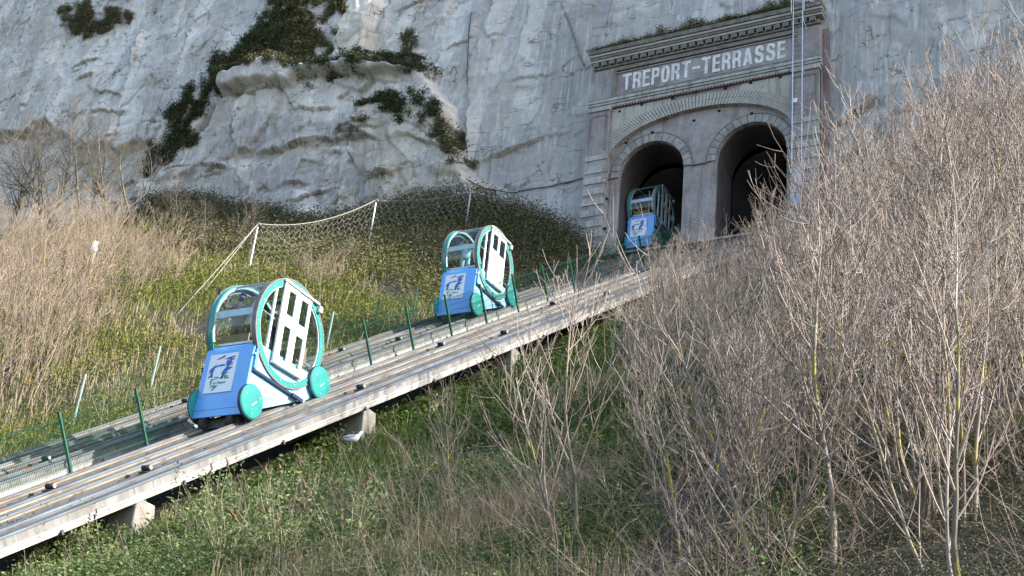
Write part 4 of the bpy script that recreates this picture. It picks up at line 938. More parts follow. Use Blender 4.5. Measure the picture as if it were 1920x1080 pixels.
person(A(c1, .32, -.12, 1.36), 1.2, 'person in dark clothes standing by the doors of the lowest cabin', 'cloth_black', 'cloth_navy', 'hair_dark', {-1: ((-.28, -.10, 1.14), (-.20, -.36, 1.10)), 1: ((.28, -.10, 1.14), (.22, -.34, 1.12))}, 1.70, .0, 'people in the lowest cabin')
person(A(c1, -.05, .42), 2.2, 'person in a pale top at the rear of the lowest cabin behind the doors', 'cloth_tan', 'cloth_brown', 'hair_dark', {-1: ((-.27, -.05, 1.12), (-.20, -.28, 1.02)), 1: ((.27, -.05, 1.12), (.20, -.28, 1.02))}, 1.62, .0, 'people in the lowest cabin')
person(A(c2, -.28, -.50, 1.36), .6, 'dark-haired person in a pale blue jacket raising both hands inside the middle cabin', 'cloth_blue', 'cloth_blue', 'hair_dark', {-1: ((-.33, -.22, 1.22), (-.18, -.42, 1.38)), 1: ((.32, -.26, 1.26), (.42, -.48, 1.18))}, 1.76, .05)
ph = MB().box((-.04, -.006, -.08), (.04, .006, .08)).build('phone', MT['ink_dark'], None, .004, loc=(c1[0]-.45-.33, c1[1]-.62-.60, c1[2]+1.38+1.66)); tag(ph, 'dark phone held up inside the front glass of the lowest cabin', 'phone'); ph.rotation_euler = (0, 0, .3)

# ------------------------------------------------------------------ gull
gp = hit(655, 848); GULL = gp; gl = empty('gull', (gp[0], gp[1], gp[2]+.13), 'white gull with grey wings standing on the grass below the near track', 'bird', rot=(0, 0, .50))
MB().tube([(-.27, 0, .185), (-.20, 0, .192), (-.12, 0, .203), (-.03, 0, .214), (.05, 0, .224), (.105, 0, .245), (.145, 0, .285), (.175, 0, .33), (.195, 0, .37), (.222, 0, .392), (.246, 0, .388), (.256, 0, .384)], [.010, .034, .066, .092, .100, .088, .062, .045, .042, .044, .030, .012], 16).build('body', MT['gull_white'], gl, smooth=True)
for s in (-1, 1):
    mb = MB(); pr = [(.12, .27), (.05, .305), (-.06, .29), (-.17, .235), (-.26, .205), (-.15, .215), (-.03, .225), (.07, .235)]
    mb.prism(pr, 'y', s*.074, s*.104); wg = mb.build('wing', MT['gull_grey'], gl, .012, True)
    MB().prism([(-.20, .222), (-.32, .195), (-.30, .184), (-.18, .196)], 'y', s*.066, s*.082).build('wing_tip', MT['ink_dark'], wg)
    MB().tube([(.02, s*.035, .16), (.025, s*.035, -.16)], .010, 6).tube([(.025, s*.035, -.05), (.085, s*.04, -.06)], [.012, .018], 5).build('leg', MT['leg_pink'], gl)
    MB().tube([(.222, s*.038, .398), (.222, s*.044, .398)], .008, 6).build('eye', MT['hair_dark'], gl)
MB().tube([(.245, 0, .380), (.292, 0, .372), (.305, 0, .36)], [.016, .011, .003], 8).build('beak', MT['beak'], gl)

# ------------------------------------------------------------------ bare shrubs and trees
def branch(V_, F_, A_, pts, r0, r1, sides, val):
    n = len(pts); k = V_[0]
    d = np.gradient(pts, axis=0); d /= np.linalg.norm(d, axis=1)[:, None]+1e-9
    ref = np.array([.3, .9, .1]); a = np.cross(d, ref); a /= np.linalg.norm(a, axis=1)[:, None]+1e-9; b_ = np.cross(d, a)
    r_ = np.linspace(r0, r1, n)[:, None, None]; t = np.arange(sides)*2*math.pi/sides
    ring = pts[:, None, :]+r_*(a[:, None, :]*np.cos(t)[None, :, None]+b_[:, None, :]*np.sin(t)[None, :, None])
    V_[1].append(ring.reshape(-1, 3)); i = np.arange(n-1)[:, None]*sides; j = np.arange(sides)[None]; jn = (j+1) % sides
    F_.append((np.stack([i+j, i+jn, i+sides+jn, i+sides+j], -1)+k).reshape(-1, 4)); A_.append(np.full(n*sides, val)); V_[0] += n*sides
def path(R_, p, d, Ln, n, up, wob):
    P = [p]; st = Ln/(n-1)
    for i in range(n-1):
        d = d+np.array([0, 0, up])*st+R_.normal(0, wob, 3)*math.sqrt(st); d = d/np.linalg.norm(d); p = p+d*st; P.append(p)
    return np.array(P)
def make_shrub(seed, Hh, nstem, spread, r0, clear, n1, n2, ang, up, tl=.55, whip=.3, rt=1.):
    """returns (trunk mesh data, crown mesh data)"""
    R_ = np.random.default_rng(seed); TV, TF, TA = [0, []], [], []; CV, CF, CA = [0, []], [], []
    for s in range(nstem):
        a = R_.uniform(0, 2*math.pi); sp = spread*R_.uniform(.3, 1); hs = Hh*R_.uniform(.75, 1.05)
        d = np.array([math.cos(a)*sp, math.sin(a)*sp, 1.]); d /= np.linalg.norm(d)
        P = path(R_, np.array([math.cos(a)*.12*nstem**.5, math.sin(a)*.12*nstem**.5, -.25]), d, hs, 12, .12, .125)
        rr0 = r0*R_.uniform(.7, 1.1); branch(TV, TF, TA, P[:9], rr0, rr0*.38, 6, R_.uniform(.2, 1)); branch(CV, CF, CA, P[8:], rr0*.38, .005, 4, R_.uniform(.3, 1))
        for k in range(n1):
            f = clear+(1-clear)*(k+R_.uniform(0, .8))/n1; x = f*11; i = min(int(x), 10); p = P[i]+(P[i+1]-P[i])*(x-i); ax = P[i+1]-P[i]; ax /= np.linalg.norm(ax)
            az = k*2.4+R_.uniform(-.6, .6); side = np.cross(ax, [math.cos(az), math.sin(az), .2]); side /= np.linalg.norm(side)
            th = math.radians(ang)*R_.uniform(.7, 1.25); d1 = ax*math.cos(th)+side*math.sin(th); L1 = hs*tl*(1-.62*f)*R_.uniform(.6, 1.15); rb = max(.008, rr0*(1-.75*f)*.42)
            Q = path(R_, p, d1, L1, 8, up*.55, .07); big = rb > .016
            branch(*((TV, TF, TA) if big else (CV, CF, CA)), Q, rb, .0045, 4, R_.uniform(.1, 1))
            for q in range(n2):
                g = .22+.78*(q+R_.uniform(0, .9))/n2; y = g*7; j = min(int(y), 6); p2 = Q[j]+(Q[j+1]-Q[j])*(y-j); ax2 = Q[j+1]-Q[j]; ax2 /= np.linalg.norm(ax2)
                s2 = np.cross(ax2, R_.normal(0, 1, 3)); s2 /= np.linalg.norm(s2)+1e-6; t2 = math.radians(R_.uniform(22, 55)); d2 = ax2*math.cos(t2)+s2*math.sin(t2)
                W = path(R_, p2, d2, max(.22, whip*R_.uniform(.4, 1.5)*(1.3-.5*g)*Hh/4), 5, up*1.5, .045); branch(CV, CF, CA, W, .0062*rt, .0040*rt, 3, R_.uniform(0, 1))
                if R_.random() < .55:
                    p3 = W[2]; d3 = d2+R_.normal(0, .45, 3); d3 /= np.linalg.norm(d3); branch(CV, CF, CA, path(R_, p3, d3, whip*.6*Hh/4*R_.uniform(.4, 1.1), 4, up*1.3,   .1), .0055*rt, .0036*rt, 3, R_.uniform(0, 1))
    mk = lambda nm, V, F_, A_: np_mesh(nm, np.concatenate(V[1]), np.concatenate(F_), dict(rnd=np.concatenate(A_)))
    return mk('trunk', TV, TF, TA), mk('crown', CV, CF, CA)
def place(variant, pos, h_scale, rz, name, label, cat, group, bark, twig, tilt=(0, 0)):
    t = empty(name, tuple(pos), label, cat, group, (tilt[0], tilt[1], rz)); t.scale = (h_scale,)*3
    for nm, me, mt in (('trunk', variant[0], bark), ('crown', variant[1], twig)):
        key = (me.name, mt)
        if key not in _VC:
            m2 = me.copy(); m2.materials.append(MT[mt]); _VC[key] = m2
        link(bpy.data.objects.new(nm, _VC[key]), t)
    return t
_VC = {}
thick = [make_shrub(100+i, 4.0, 6, .36, .034, .16, 9, 5, 33, .95, .58, .40) for i in range(5)]     # dense many-stemmed
sap = [make_shrub(200+i, 4.6, 1, .10, .044, .30, 16, 6, 42, .85, .62, .58) for i in range(3)]      # single trunk, open crown
fork = [make_shrub(300+i, 4.8, 3, .32, .038, .18, 14, 7, 38, .80, .52, .46) for i in range(3)]      # leaning trunks
fine = [make_shrub(400+i, 3.4, 8, .32, .026, .10, 8, 4, 30, .85, .48, .50, 1.5) for i in range(4)]      # tan fine-stemmed thicket
tree = [make_shrub(500+i, 5.4, 2, .5, .085, .18, 20, 9, 46, .25, .62, .40) for i in range(2)]      # dark wide trees

R = np.random.default_rng(77)
# right thicket: rows of bases up the slope
rows = [(432, 1500, 46), (458, 1440, 50), (490, 1370, 56), (530, 1300, 62), (580, 1260, 72), (640, 1230, 84), (715, 1290, 100), (800, 1330, 125), (890, 1420, 190), (985, 1500, 300)]
nright = 0
for y, x0, st in rows:
    x = x0
    while x < 1985:
        px, py = x+R.uniform(-.4, .4)*st, y+R.uniform(-14, 14)-max(0, (x-1500))*.10*(y < 520)
        p = hit(px, py)
        if p is not None and p[0] > -19.6:
            d_ = np.linalg.norm(p); v = thick[R.integers(5)] if R.random() < .8 or d_ > 32 else fork[R.integers(3)]
            s = R.uniform(.78, 1.10)*(.80 if px < x0+90 else 1.0)*(1.0 if d_ > 22 else .85)
            if px < 1600 and py < 640: s *= .66
            elif px > 1720 and py < 560: s *= 1.2
            place(v, p, s, R.uniform(0, 6.28), 'bare_shrub', 'bare tan shrub crowded into the tall thicket on the right-hand slope', 'shrub', 'bare shrubs of the right-hand thicket', 'bark', 'twig', (R.normal(0, .06), R.normal(0, .06)-.05)); nright += 1
        x += st*R.uniform(.8, 1.2)
for y, x0, x1, st in [(545, 1270, 1480, 44), (585, 1200, 1440, 50), (630, 1165, 1400, 56), (690, 1170, 1380, 66), (760, 1190, 1400, 80), (840, 1210, 1420, 100)]:
    x = x0
    while x < x1:
        p = hit(x+R.uniform(-.4, .4)*st, y+R.uniform(-14, 14))
        if p is not None and p[0] > -19.6: place(thick[R.integers(5)], p, R.uniform(.55, .78), R.uniform(0, 6.28), 'bare_shrub', 'bare tan shrub crowded into the tall thicket on the right-hand slope', 'shrub', 'bare shrubs of the right-hand thicket', 'bark', 'twig', (R.normal(0, .06), R.normal(0, .06)-.05))
        x += st*R.uniform(.8, 1.2)
# single trees in front
for px, py, v, s, rz, tl, lab in [
    (1068, 1092, sap[0], .90, .4, (.02, -.16), 'slim pale tree with a curved trunk, left one of the pair below the near track'),
    (1088, 1050, sap[1], .90, 2.1, (.0, -.10), 'slim pale tree with a straight trunk, right one of the pair below the near track'),
    (1318, 1095, fork[0], .70, 1.0, (.03, -.03), 'leaning forked tree with mustard lichen on its lower trunk at the bottom centre right'),
    (1452, 1090, fork[1], .85, 3.0, (.02, .04), 'clump of lichen-yellow trunks rising from the bottom edge right of centre'),
    (1548, 1075, sap[2], .95, 5.0, (.0, .02), 'upright grey trunk beside the dark bare soil hollow'),
    (1800, 1095, fork[2], .86, .2, (.0, -.16), 'pale leaning trunk standing before the rotten stump'),
    (1230, 950, sap[1], .50, 1.7, (.0, -.10), 'small sapling bending left over the green undergrowth'),
    (860, 985, sap[2], .50, .9, (.0, -.30), 'low sapling leaning left over the grass below the near track')]:
    place(v, hit(px, min(py, 1079))-np.array([0, 0, max(0, py-1079)*.02]), s, rz, 'bare_tree', lab, 'tree', None, 'bark', 'twig', tl)
# left thicket
for y, x0, x1, st in [(480, 0, 270, 40), (520, -20, 280, 40), (575, -20, 250, 44), (635, -30, 190, 48), (700, -40, 130, 56), (765, -40, 80, 64)]:
    x = x0
    while x < x1:
        p = hit(x+R.uniform(-.4, .4)*st, y+R.uniform(-15, 15))
        if p is not None: place(thick[R.integers(5)] if R.random() < .6 else fine[R.integers(4)], p, R.uniform(.85, 1.2)*(1.05 if x < 200 else .75)*(.85 if y < 500 else 1), R.uniform(0, 6.28), 'bare_shrub', 'fine-stemmed straw-coloured shrub in the sunlit thicket on the left bank', 'shrub', 'straw-coloured shrubs of the left bank', 'bark_tan', 'twig_tan', (R.normal(0, .05), R.normal(0, .05)+.05))
        x += st*R.uniform(.8, 1.2)
for px, py, s in [(560, 520, .45), (620, 540, .5), (655, 500, .4), (590, 545, .4), (265, 545, .95), (310, 540, .8)]:
    place(fine[R.integers(4)], hit(px, py), s*1.1, R.uniform(0, 6), 'bare_shrub', 'fine-stemmed straw-coloured shrub in the sunlit thicket on the left bank' if px < 400 else 'low tuft of straw-coloured stems under the rockfall net', 'shrub', 'straw-coloured shrubs of the left bank' if px < 400 else 'straw-coloured tufts under the rockfall net', 'bark_tan', 'twig_tan')
for i, (px, py, s, tl) in enumerate([(15, 428, 1.35, .05), (70, 430, 1.5, -.3), (118, 425, 1.75, -.42), (165, 425, 1.4, .1), (212, 420, 1.3, .15), (255, 415, 1.05, .1), (330, 470, .7, .1), (370, 475, .6, -.1), (420, 470, .6, .1)]):
    p = hit(px, py)
    if p is None: p = onY(px, py, 57.)
    far = i > 5
    place(tree[i % 2], p, s, R.uniform(0, 6.28) if i != 2 else .3, 'bare_tree', ('dark leafless tree at the left edge of the picture under the cliff', 'dark tree leaning left, second from the left edge along the cliff foot', 'largest dark leafless tree, leaning left before the cliff overhang', 'dark leafless tree just right of the largest leaning one', 'dark leafless tree below the overhanging chalk ledge', 'small dark tree at the foot of the diagonal ivy band', 'dark bush under the ivy band, farthest left of the net', 'dark bush midway between the ivy band and the rockfall net', 'dark bush nearest the first post of the rockfall net')[i], 'tree', 'dark trees along the cliff foot' if not far else 'dark bushes left of the rockfall net', 'bark_dark', 'twig_grey', (0, tl*.6))
# pole and stump
p = hit(146, 610); po = empty('wooden_pole', tuple(p), 'weathered wooden pole with a white cap standing in the left thicket', 'pole')
MB().tube([(0, 0, -.4), (-.16, .05, 3.2)], [.11, .10], 10).build('pole_shaft', MT['wood'], po); MB().tube([(-.16, .05, 3.2), (-.18, .055, 3.62)], [.115, .115], 10).build('pole_cap', MT['white'], po)
p = hit(1737, 1000); st_ = empty('tree_stump', tuple(p), 'short rotten tree stump on the dark soil at lower right', 'stump')
mb = MB(); n = 14; rs = np.random.default_rng(5)
for zz, rr in ((-.2, .17), (.1, .13), (.35, .11), (.55, .10)):
    for j in range(n): a = 2*math.pi*j/n; q = .8*rr*(1+.22*rs.normal()*.5); mb.v.append((q*math.cos(a), q*math.sin(a), zz+(rs.uniform(-.12, .12) if zz > .5 else 0)))
for i in range(3):
    for j in range(n): mb.f.append((i*n+j, i*n+(j+1) % n, (i+1)*n+(j+1) % n, (i+1)*n+j))
mb.f.append(tuple(3*n+j for j in range(n))); mb.build('stump_wood', MT['dead_wood'], st_)
mb = MB(); mb.tube([(0, 0, 0), (.16, .05, .22), (.2, .05, .3)], [.05, .035, .015], 6).build('broken_limb', MT['dead_wood'], st_)

# ------------------------------------------------------------------ ground cover (nobody could count it)
def sample(n, x0, x1, y0, y1, dens=None, seed=0, near=16.):
    """points on the hillside, thinning with distance the way they crowd together in view"""
    R_ = np.random.default_rng(seed); out = []; got = 0
    while got < n:
        x = R_.uniform(x0, x1, 60000); y = R_.uniform(y0, y1, 60000); z = H(x, y); d = np.sqrt(x*x+y*y+z*z)
        q = np.stack([x, y, z], -1); f = q@AX_F; px = 960+FOC*(q@AX_R)/np.maximum(f, 1); py = 540-FOC*(q@AX_U)/np.maximum(f, 1)
        ok = (f > 5) & (px > -160) & (px < 2080) & (py > 150) & (py < 1180) & (R_.random(len(x)) < np.clip((near/d)**1.6, .02, 1))
        ok &= ~(((x > -23.8) & (x < -21.2)) | (np.abs(x-XL) < 1.72)) & ~((x > -31.2) & (x < -18.5) & (y > 59.4)) & (y < 60)
        ok &= ((x-GULL[0])**2+(y-GULL[1])**2 > .55**2) | (R_.random(len(x)) < .12)
        if dens is not None: ok &= R_.random(len(x)) < dens(x, y, px, py)
        k = np.where(ok)[0]; out.append(np.stack([x[k], y[k], z[k], d[k]], -1)); got += len(k)
        if len(out) > 80: break
    return np.concatenate(out)[:n]
def blades(name, P, hmin, hmax, wid, mt, lean, label, seed, per=4, jit=.10, rlo=0., rhi=1.):
    R_ = np.random.default_rng(seed); n = len(P)*per; b = np.repeat(P, per, 0); d = b[:, 3]; s = np.clip(d/24, .9, 2.6)
    base = b[:, :3]+np.stack([R_.normal(0, jit, n), R_.normal(0, jit, n), np.zeros(n)-.03], -1)*s[:, None]
    h = R_.uniform(hmin, hmax, n); a = R_.uniform(0, 2*math.pi, n); ln = R_.uniform(.1, 1, n)*lean
    dx = np.cos(a)*ln; dy = np.sin(a)*ln; w_ = wid*s*R_.uniform(.6, 1.3, n); a2 = R_.uniform(0, math.pi, n); wx_ = np.cos(a2)*w_; wy_ = np.sin(a2)*w_
    W = np.stack([wx_, wy_, 0*wx_], -1); mid = base+np.stack([dx*.35*h, dy*.35*h, .6*h], -1); tip = base+np.stack([dx*h, dy*h, h*(1-.25*ln)], -1)
    V = np.stack([base-W, base+W, mid+W*.7, mid-W*.7, tip+W*.12, tip-W*.12], 1).reshape(-1, 3); i = np.arange(n)[:, None]*6
    F_ = np.concatenate([i+np.array([[0, 1, 2, 3]]), i+np.array([[3, 2, 4, 5]])])
    o = mobj(name, np_mesh(name, V, F_, dict(rnd=np.repeat(np.clip(rlo+(rhi-rlo)*(.5*R_.random(n)+.5*np.repeat(R_.random(len(P)), per)), 0, 1), 6))), MT[mt]); tag(o, label, kind='stuff')
def leaves(name, P, size, hgt, mt, label, seed, per=5, spread=.16, flat=.5, rr=None, nrm=None):
    R_ = np.random.default_rng(seed); n = len(P)*per; b = np.repeat(P, per, 0); s = np.clip(b[:, 3]/24, .85, 2.8)
    off = np.stack([R_.normal(0, spread, n), R_.normal(0, spread, n), R_.random(n)**1.3*np.repeat(hgt if not np.isscalar(hgt) else np.full(len(P), hgt), per)], -1)*np.stack([s, s, np.ones(n)], -1)
    c = b[:, :3]+off; u = R_.normal(0, 1, (n, 3)); u[:, 2] *= flat; u /= np.linalg.norm(u, axis=1)[:, None]; t = np.cross(u, R_.normal(0, 1, (n, 3))); t /= np.linalg.norm(t, axis=1)[:, None]
    L_ = (size*s*R_.uniform(.55, 1.3, n))[:, None]; V = np.stack([c-u*L_, c+t*L_*.42, c+u*L_, c-t*L_*.42], 1).reshape(-1, 3)
    F_ = np.arange(n*4).reshape(-1, 4); rv = np.clip(.45*R_.random(n)+.55*np.repeat(R_.random(len(P)) if rr is None else rr, per), 0, 1)
    o = mobj(name, np_mesh(name, V, F_, dict(rnd=np.repeat(rv, 4))), MT[mt]); tag(o, label, kind='stuff'); return o
nz_ = lambda x, y, s, k: vn(x/s, y/s, k)
# right of the near track: rough grass, then brambles, then brown tangle
bl = lambda v, a, b_: np.clip((v-a)/(b_-a), 0, 1)
P = sample(26000, -21.2, -4, 10, 52, lambda x, y, px, py: np.maximum(bl(nz_(x, y, 2.2, 1), .22, .5), bl(-19.0-x, 0, 1))*bl(1480-px, 0, 250)*bl(-7.5-x+4*(nz_(x, y, 3, 6)-.5), 0, 3), 1)
blades('grass', P, .10, .36, .009, 'grass', .7, 'rough green grass on the bank below the near track', 1, 4)
P = sample(3800, -26.0, -23.7, 12, 58, None, 2)
blades('grass', P, .06, .22, .009, 'grass', .6, 'strip of grass growing between the two track beds', 2, 5)
P = sample(16000, -21.2, -3, 9, 50, lambda x, y, px, py: bl(nz_(x, y, 1.9, 11), .38, .62)*bl(1620-px, 0, 420), 3)
leaves('bramble_cover', P, .045, .40, 'leaf', 'green bramble leaves over the bank below the near track', 3, 6, .15)
P = sample(2200, -20.0, -3, 14, 50, lambda x, y, px, py: bl(nz_(x, y, 2.4, 21), .5, .64)*bl(1350-px, 0, 300), 4)
blades('dry_stalks', P, .25, .75, .0055, 'dry', .30, 'dry pale stalks standing in the grass below the near track', 4, 3, .16)
def canes(name, P, lmin, lmax, rad, mt, label, seed, tilt, up):
    R_ = np.random.default_rng(seed); V = [0, []]; F_ = []; A_ = []
    for q in P:
        s_ = min(2.2, max(.9, q[3]/24)); a = R_.uniform(0, 6.28); sp = R_.uniform(.2, 1)*tilt; d = np.array([math.cos(a)*sp, math.sin(a)*sp, 1.]); d /= np.linalg.norm(d)
        L_ = R_.uniform(lmin, lmax); Q = path(R_, q[:3]-np.array([0, 0, .08]), d, L_, 7, up*R_.uniform(.3, 1.4), .16); v = R_.random()
        branch(V, F_, A_, Q, rad*s_, rad*.45*s_, 3, v)
        for k in range(R_.integers(0, 4)):
            i = R_.integers(2, 6); d2 = Q[i]-Q[i-1]; d2 = d2/np.linalg.norm(d2)+R_.normal(0, .55, 3); d2 /= np.linalg.norm(d2); branch(V, F_, A_, path(R_, Q[i], d2, L_*R_.uniform(.2, .5), 4, up*.5, .15), rad*.6*s_, rad*.35*s_, 3, min(1, v+.1))
    o = mobj(name, np_mesh(name, np.concatenate(V[1]), np.concatenate(F_), dict(rnd=np.concatenate(A_))), MT[mt]); tag(o, label, kind='stuff')
P = sample(4200, -14, 6, 7, 58, lambda x, y, px, py: bl(px-960+2.0*(py-950), 0, 260)*(.2+.8*bl(nz_(x, y, 2.0, 31), .35, .6))*(1-.5*bl(px-1420, 0, 120)*bl(py-780, 0, 80)), 5)
canes('brushwood', P, .4, 1.3, .0055, 'twig', 'tangle of dead brown twigs on the soil under the right thicket', 5, 2.2, -.5)
P = sample(520, -18, -5, 9, 30, lambda x, y, px, py: bl(py-880, 0, 120)*bl(1250-px, 0, 200)*bl(px-620, 0, 200), 15)
canes('bramble_canes', P, .7, 1.9, .0055, 'twig_tan', 'pale arching bramble canes along the bottom edge of the picture', 15, 1.1, -.7)
P = sample(700, -20, -8, 14, 42, lambda x, y, px, py: bl(nz_(x, y, 2.0, 35), .4, .6), 16)
canes('dead_canes', P, .5, 1.3, .0045, 'twig', 'thin dead stems leaning over the grass below the near track', 16, .8, -.3)
P = sample(420, -60, -29.6, 20, 58, None, 17, 40.)
canes('dead_canes', P, .6, 1.7, .0055, 'twig_tan', 'thin dead stems scattered over the bank beyond the far track', 17, .5, -.1)
P = sample(5000, -18, 4, 12, 58, lambda x, y, px, py: bl(px-1150, 0, 250)*bl(nz_(x, y, 2.2, 41), .5, .7)*bl(900-py, 0, 150), 6)
leaves('undergrowth', P, .05, .5, 'olive', 'dull olive undergrowth between the stems of the right thicket', 6, 5, .2)
# left bank
P = sample(13000, -60, -29.4, 14, 59, lambda x, y, px, py: bl(nz_(x, y, 2.6, 55), .3, .6)*bl(56-y, 0, 8), 27, 34.)
blades('bank_grass', P, .14, .42, .006, 'olive', .8, 'tussocky yellow-green grass on the sunlit bank beyond the far track', 27, 5, .10)
P = sample(12000, -60, -29.4, 14, 59, lambda x, y, px, py: bl(nz_(x, y, 2.2, 51), .22, .5)*bl(57.5-y, 0, 8), 7, 34.)
leaves('bank_herbs', P, .026, .42, 'olive', 'yellow-green weeds covering the sunlit bank beyond the far track', 7, 11, .16)
P = sample(4200, -60, -29.4, 14, 59, lambda x, y, px, py: bl(nz_(x, y, 2.4, 61), .42, .66), 8, 34.)
blades('dry_stalks', P, .2, .7, .006, 'dry', .4, 'straw-coloured dry stalks on the bank beyond the far track', 8, 3, .14)
P = sample(9000, -60, -29.4, 30, 60, lambda x, y, px, py: bl(y-47, 0, 4)*bl(px-290, 0, 60)*(.35+.65*bl(nz_(x, y, 2.4, 71), .35, .6)), 9, 50.)
leaves('dark_brush', P, .026, .75, 'brush', 'dark brown and green brush in the shade under the cliff', 9, 14, .24)
P = sample(6000, -62, -30.5, 50, 60, lambda x, y, px, py: bl(y-55.0+1.2*(nz_(x, y, 2, 73)-.5), 0, 1.2)*(px > 270), 10, 60.)
leaves('ivy_cover', P, .024, .50, 'ivy', 'dark green ivy strip along the foot of the cliff', 10, 16, .24)
# plants on the cliff
def cliff_plants(name, polys, n, size, mt, label, seed, thick_=.30, thr=.33, sc_=1.1):
    R_ = np.random.default_rng(seed); pts = []
    for pl in polys:
        pp = ppoly(pl); xs = [p[0] for p in pp]; zs = [p[1] for p in pp]; ar = (max(xs)-min(xs))*(max(zs)-min(zs)); m_ = int(n*8*max(ar, 2)/40)
        x = R_.uniform(min(xs), max(xs), m_); z = R_.uniform(min(zs), max(zs), m_); jx = x+1.3*(vn(x/.6, z/1.2, seed)-.5); jz = z+1.9*(vn(x/.45, z/.9, seed+3)-.5)
        ok = inpoly(jx, jz, pp) & (vn(x/sc_, z/sc_, seed+5)*.5+vn(x/.4, z/.9, seed+8)*.5 > thr+.10); pts.append(np.stack([x[ok], cliffY(x[ok], z[ok]), z[ok], np.full(ok.sum(), 38.)], -1))
    P = np.concatenate(pts); R2 = np.random.default_rng(seed+1); P[:, 1] -= R2.random(len(P))*thick_-.05
    leaves(name, P, size, .18, mt, label, seed, 4, .09)
band = [(492,25),(560,5),(600,50),(560,90),(470,130),(445,170),(405,200),(372,240),(392,248),(345,300),(292,345),(262,335),(272,320),(330,262),(352,190),(402,128),(468,66)]
cliff_plants('cliff_ivy', [band, [(560,130),(640,112),(720,104),(790,118),(810,140),(790,152),(740,137),(680,157),(610,167),(570,150)], [(690,208),(730,186),(790,192),(850,215),(858,285),(830,262),(790,240),(740,245),(700,222)]], 1800, .045, 'ivy', 'dark green ivy trailing over the ledges of the white cliff', 21, .35, .27)
cliff_plants('cliff_grass', [[(90,-10),(225,-10),(215,20),(160,45),(120,45),(95,20)]], 2600, .04, 'brush', 'patch of olive turf hanging at the top left of the cliff', 22)
cliff_plants('cliff_scrub', [[(500,-10),(668,-10),(668,25),(610,30),(600,60),(640,85),(625,115),(560,128),(480,112),(470,70),(520,30)], [(392,160),(440,116),(520,98),(600,108),(604,140),(540,136),(470,142),(412,176)], [(735,45),(757,60),(767,88),(750,92),(733,70)], [(830,240),(860,250),(885,330),(862,330),(845,290)]], 2200, .045, 'brush', 'brown scrub on the buttress at the top of the cliff', 23, .3, .30)
cliff_plants('cliff_scrub', [[(1112,100),(1230,68),(1330,30),(1480,-12),(1530,-12),(1515,12),(1340,72),(1240,90),(1150,104)]], 3400, .035, 'brush', 'grey-brown scrub and rubble on top of the tunnel portal', 24, .5)
cliff_plants('cliff_scrub', [[(1540,290),(1610,255),(1628,275),(1565,315)], [(1545,400),(1600,380),(1620,420),(1560,450)]], 2600, .04, 'brush', 'brown scrub on the cut face right of the portal', 25)
P = sample(6500, -20, -5, 9, 30, lambda x, y, px, py: bl(py-850+40*(nz_(x, y, 2, 91)-.5), 0, 110)*bl(1180-px, 0, 160)*bl(nz_(x, y, 1.6, 92), .3, .55), 18)
leaves('bramble_cover', P, .034, .5, 'budd', 'fresh yellow-green bramble leaves along the bottom edge of the picture', 18, 9, .16)
P = sample(1500, -9, 4, 8, 30, lambda x, y, px, py: bl(px-1400, 0, 100)*bl(py-780, 0, 60)*bl(nz_(x, y, 1.1, 95), .5, .65), 20)
leaves('ivy_cover', P, .030, .12, 'ivy', 'dark ivy patches on the bare soil at lower right', 20, 7, .14)
P = sample(11000, -9, 4, 8, 30, lambda x, y, px, py: bl(px-1380, 0, 100)*bl(py-760, 0, 60), 19)
leaves('leaf_litter', P, .020, .09, 'brush', 'brown leaf litter on the dark bare soil at lower right', 19, 5, .16)
R_ = np.random.default_rng(88); n = 9000; x = R_.uniform(-31.7, -18.9, n); y = R_.uniform(59.58, 60.9, n); u_ = (x+31.7)/12.8
hh = (.10+.85*np.clip(u_*1.5, 0, 1)*np.clip((1-u_)*5, 0, 1)*vn(x/1.1, x*0, 5))*np.clip((y-59.3)/.9, .15, 1); ok = R_.random(n) < .3+.9*vn(x/.7, y, 9)
leaves('portal_scrub', np.stack([x, y, 46.10+R_.random(n)*hh, np.full(n, 36.)], -1)[ok], .034, .12, 'brush', 'brown scrub and rubble spilling over the top of the tunnel portal', 88, 5, .07)
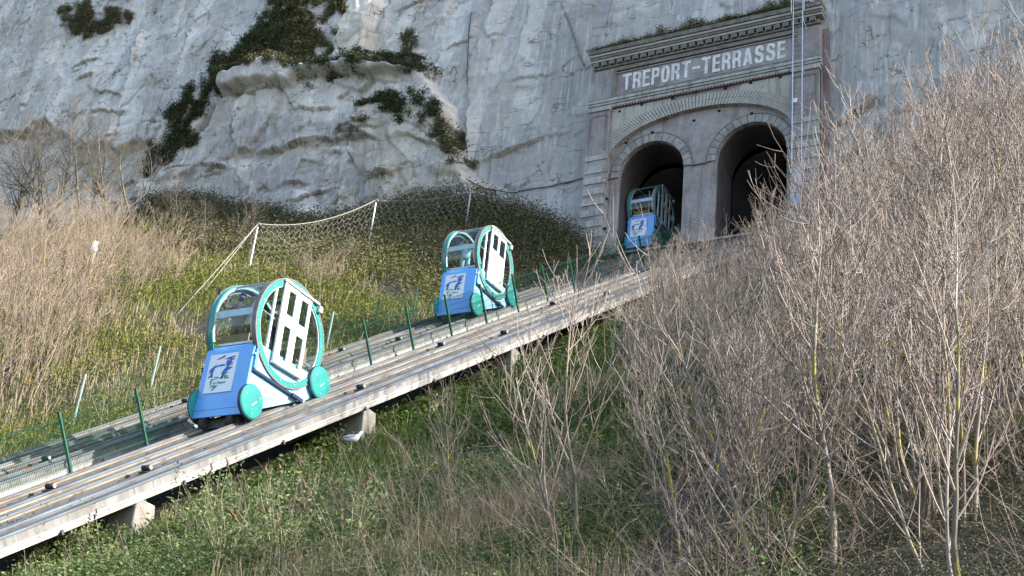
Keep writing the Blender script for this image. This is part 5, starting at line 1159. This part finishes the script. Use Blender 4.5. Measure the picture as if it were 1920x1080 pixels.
# buddleia clumps with brown seed heads in the foreground
def budd(px, py, s, label, seed):
    R_ = np.random.default_rng(seed); e = empty('leafy_shrub', tuple(hit(px, py)), label, 'shrub', 'leafy shrubs at the lower left'); st = MB(); LV = []; hd = []
    for k in range(20):
        a = R_.uniform(0, 6.28); sp = R_.uniform(.1, .75); d = np.array([math.cos(a)*sp, math.sin(a)*sp, 1.]); Q = path(R_, np.array([0, 0, -.1]), d/np.linalg.norm(d), R_.uniform(.7, 1.45)*s, 7, -.12, .16)
        st.tube([tuple(q) for q in Q], [.010-.001*i for i in range(7)], 4, False)
        for i in range(1, 7):
            for q in range(12): LV.append(Q[i]+R_.normal(0, .08, 3))
        if R_.random() < .28:
            tp = Q[-1]; dd = Q[-1]-Q[-2]; dd = dd/np.linalg.norm(dd); hd.append(MB().tube([tuple(tp+dd*.05*i+R_.normal(0, .012, 3)) for i in range(6)], [.008, .022, .026, .022, .016, .004], 6))
    st.build('stem', MT['stem'], e)
    for h_ in hd: h_.build('seed_head', MT['seedhead'], e)
    c = np.array(LV); n = len(c); u = R_.normal(0, 1, (n, 3)); u[:, 2] = abs(u[:, 2])*.8; u /= np.linalg.norm(u, axis=1)[:, None]; t = np.cross(u, R_.normal(0, 1, (n, 3))); t /= np.linalg.norm(t, axis=1)[:, None]
    Ls = R_.uniform(.03, .075, n)[:, None]; V = np.stack([c, c+u*Ls*.6+t*Ls*.3, c+u*Ls*1.4, c+u*Ls*.6-t*Ls*.3], 1).reshape(-1, 3)
    mobj('foliage', np_mesh('foliage', V, np.arange(4*n).reshape(-1, 4), dict(rnd=np.repeat(R_.random(n), 4))), MT['budd'], e)['kind'] = 'stuff'
labs = ['pale green leafy shrub with brown seed heads beside the nearest pier', 'pale green leafy shrub with drooping seed heads below the girder', 'bright green leafy shrub at the bottom left of centre', 'leafy shrub with arching bare stems at the bottom edge', 'small leafy shrub under the girder at far left', 'leafy shrub at the bottom edge before the pale brambles', 'bright leafy shrub in the bottom left corner', 'grey-green shrub with dry seed heads in mid-slope below the gull']
for k, (px, py, s) in enumerate([(385, 1025, 1.25), (475, 1020, 1.35), (525, 1078, 1.2), (420, 1079, 1.2), (130, 1060, .9), (650, 1078, 1.1), (50, 1079, .8), (575, 985, 1.0)]): budd(px, py, s, labs[k], 40+k)
print('right shrubs', nright, 'objects', len(bpy.data.objects))
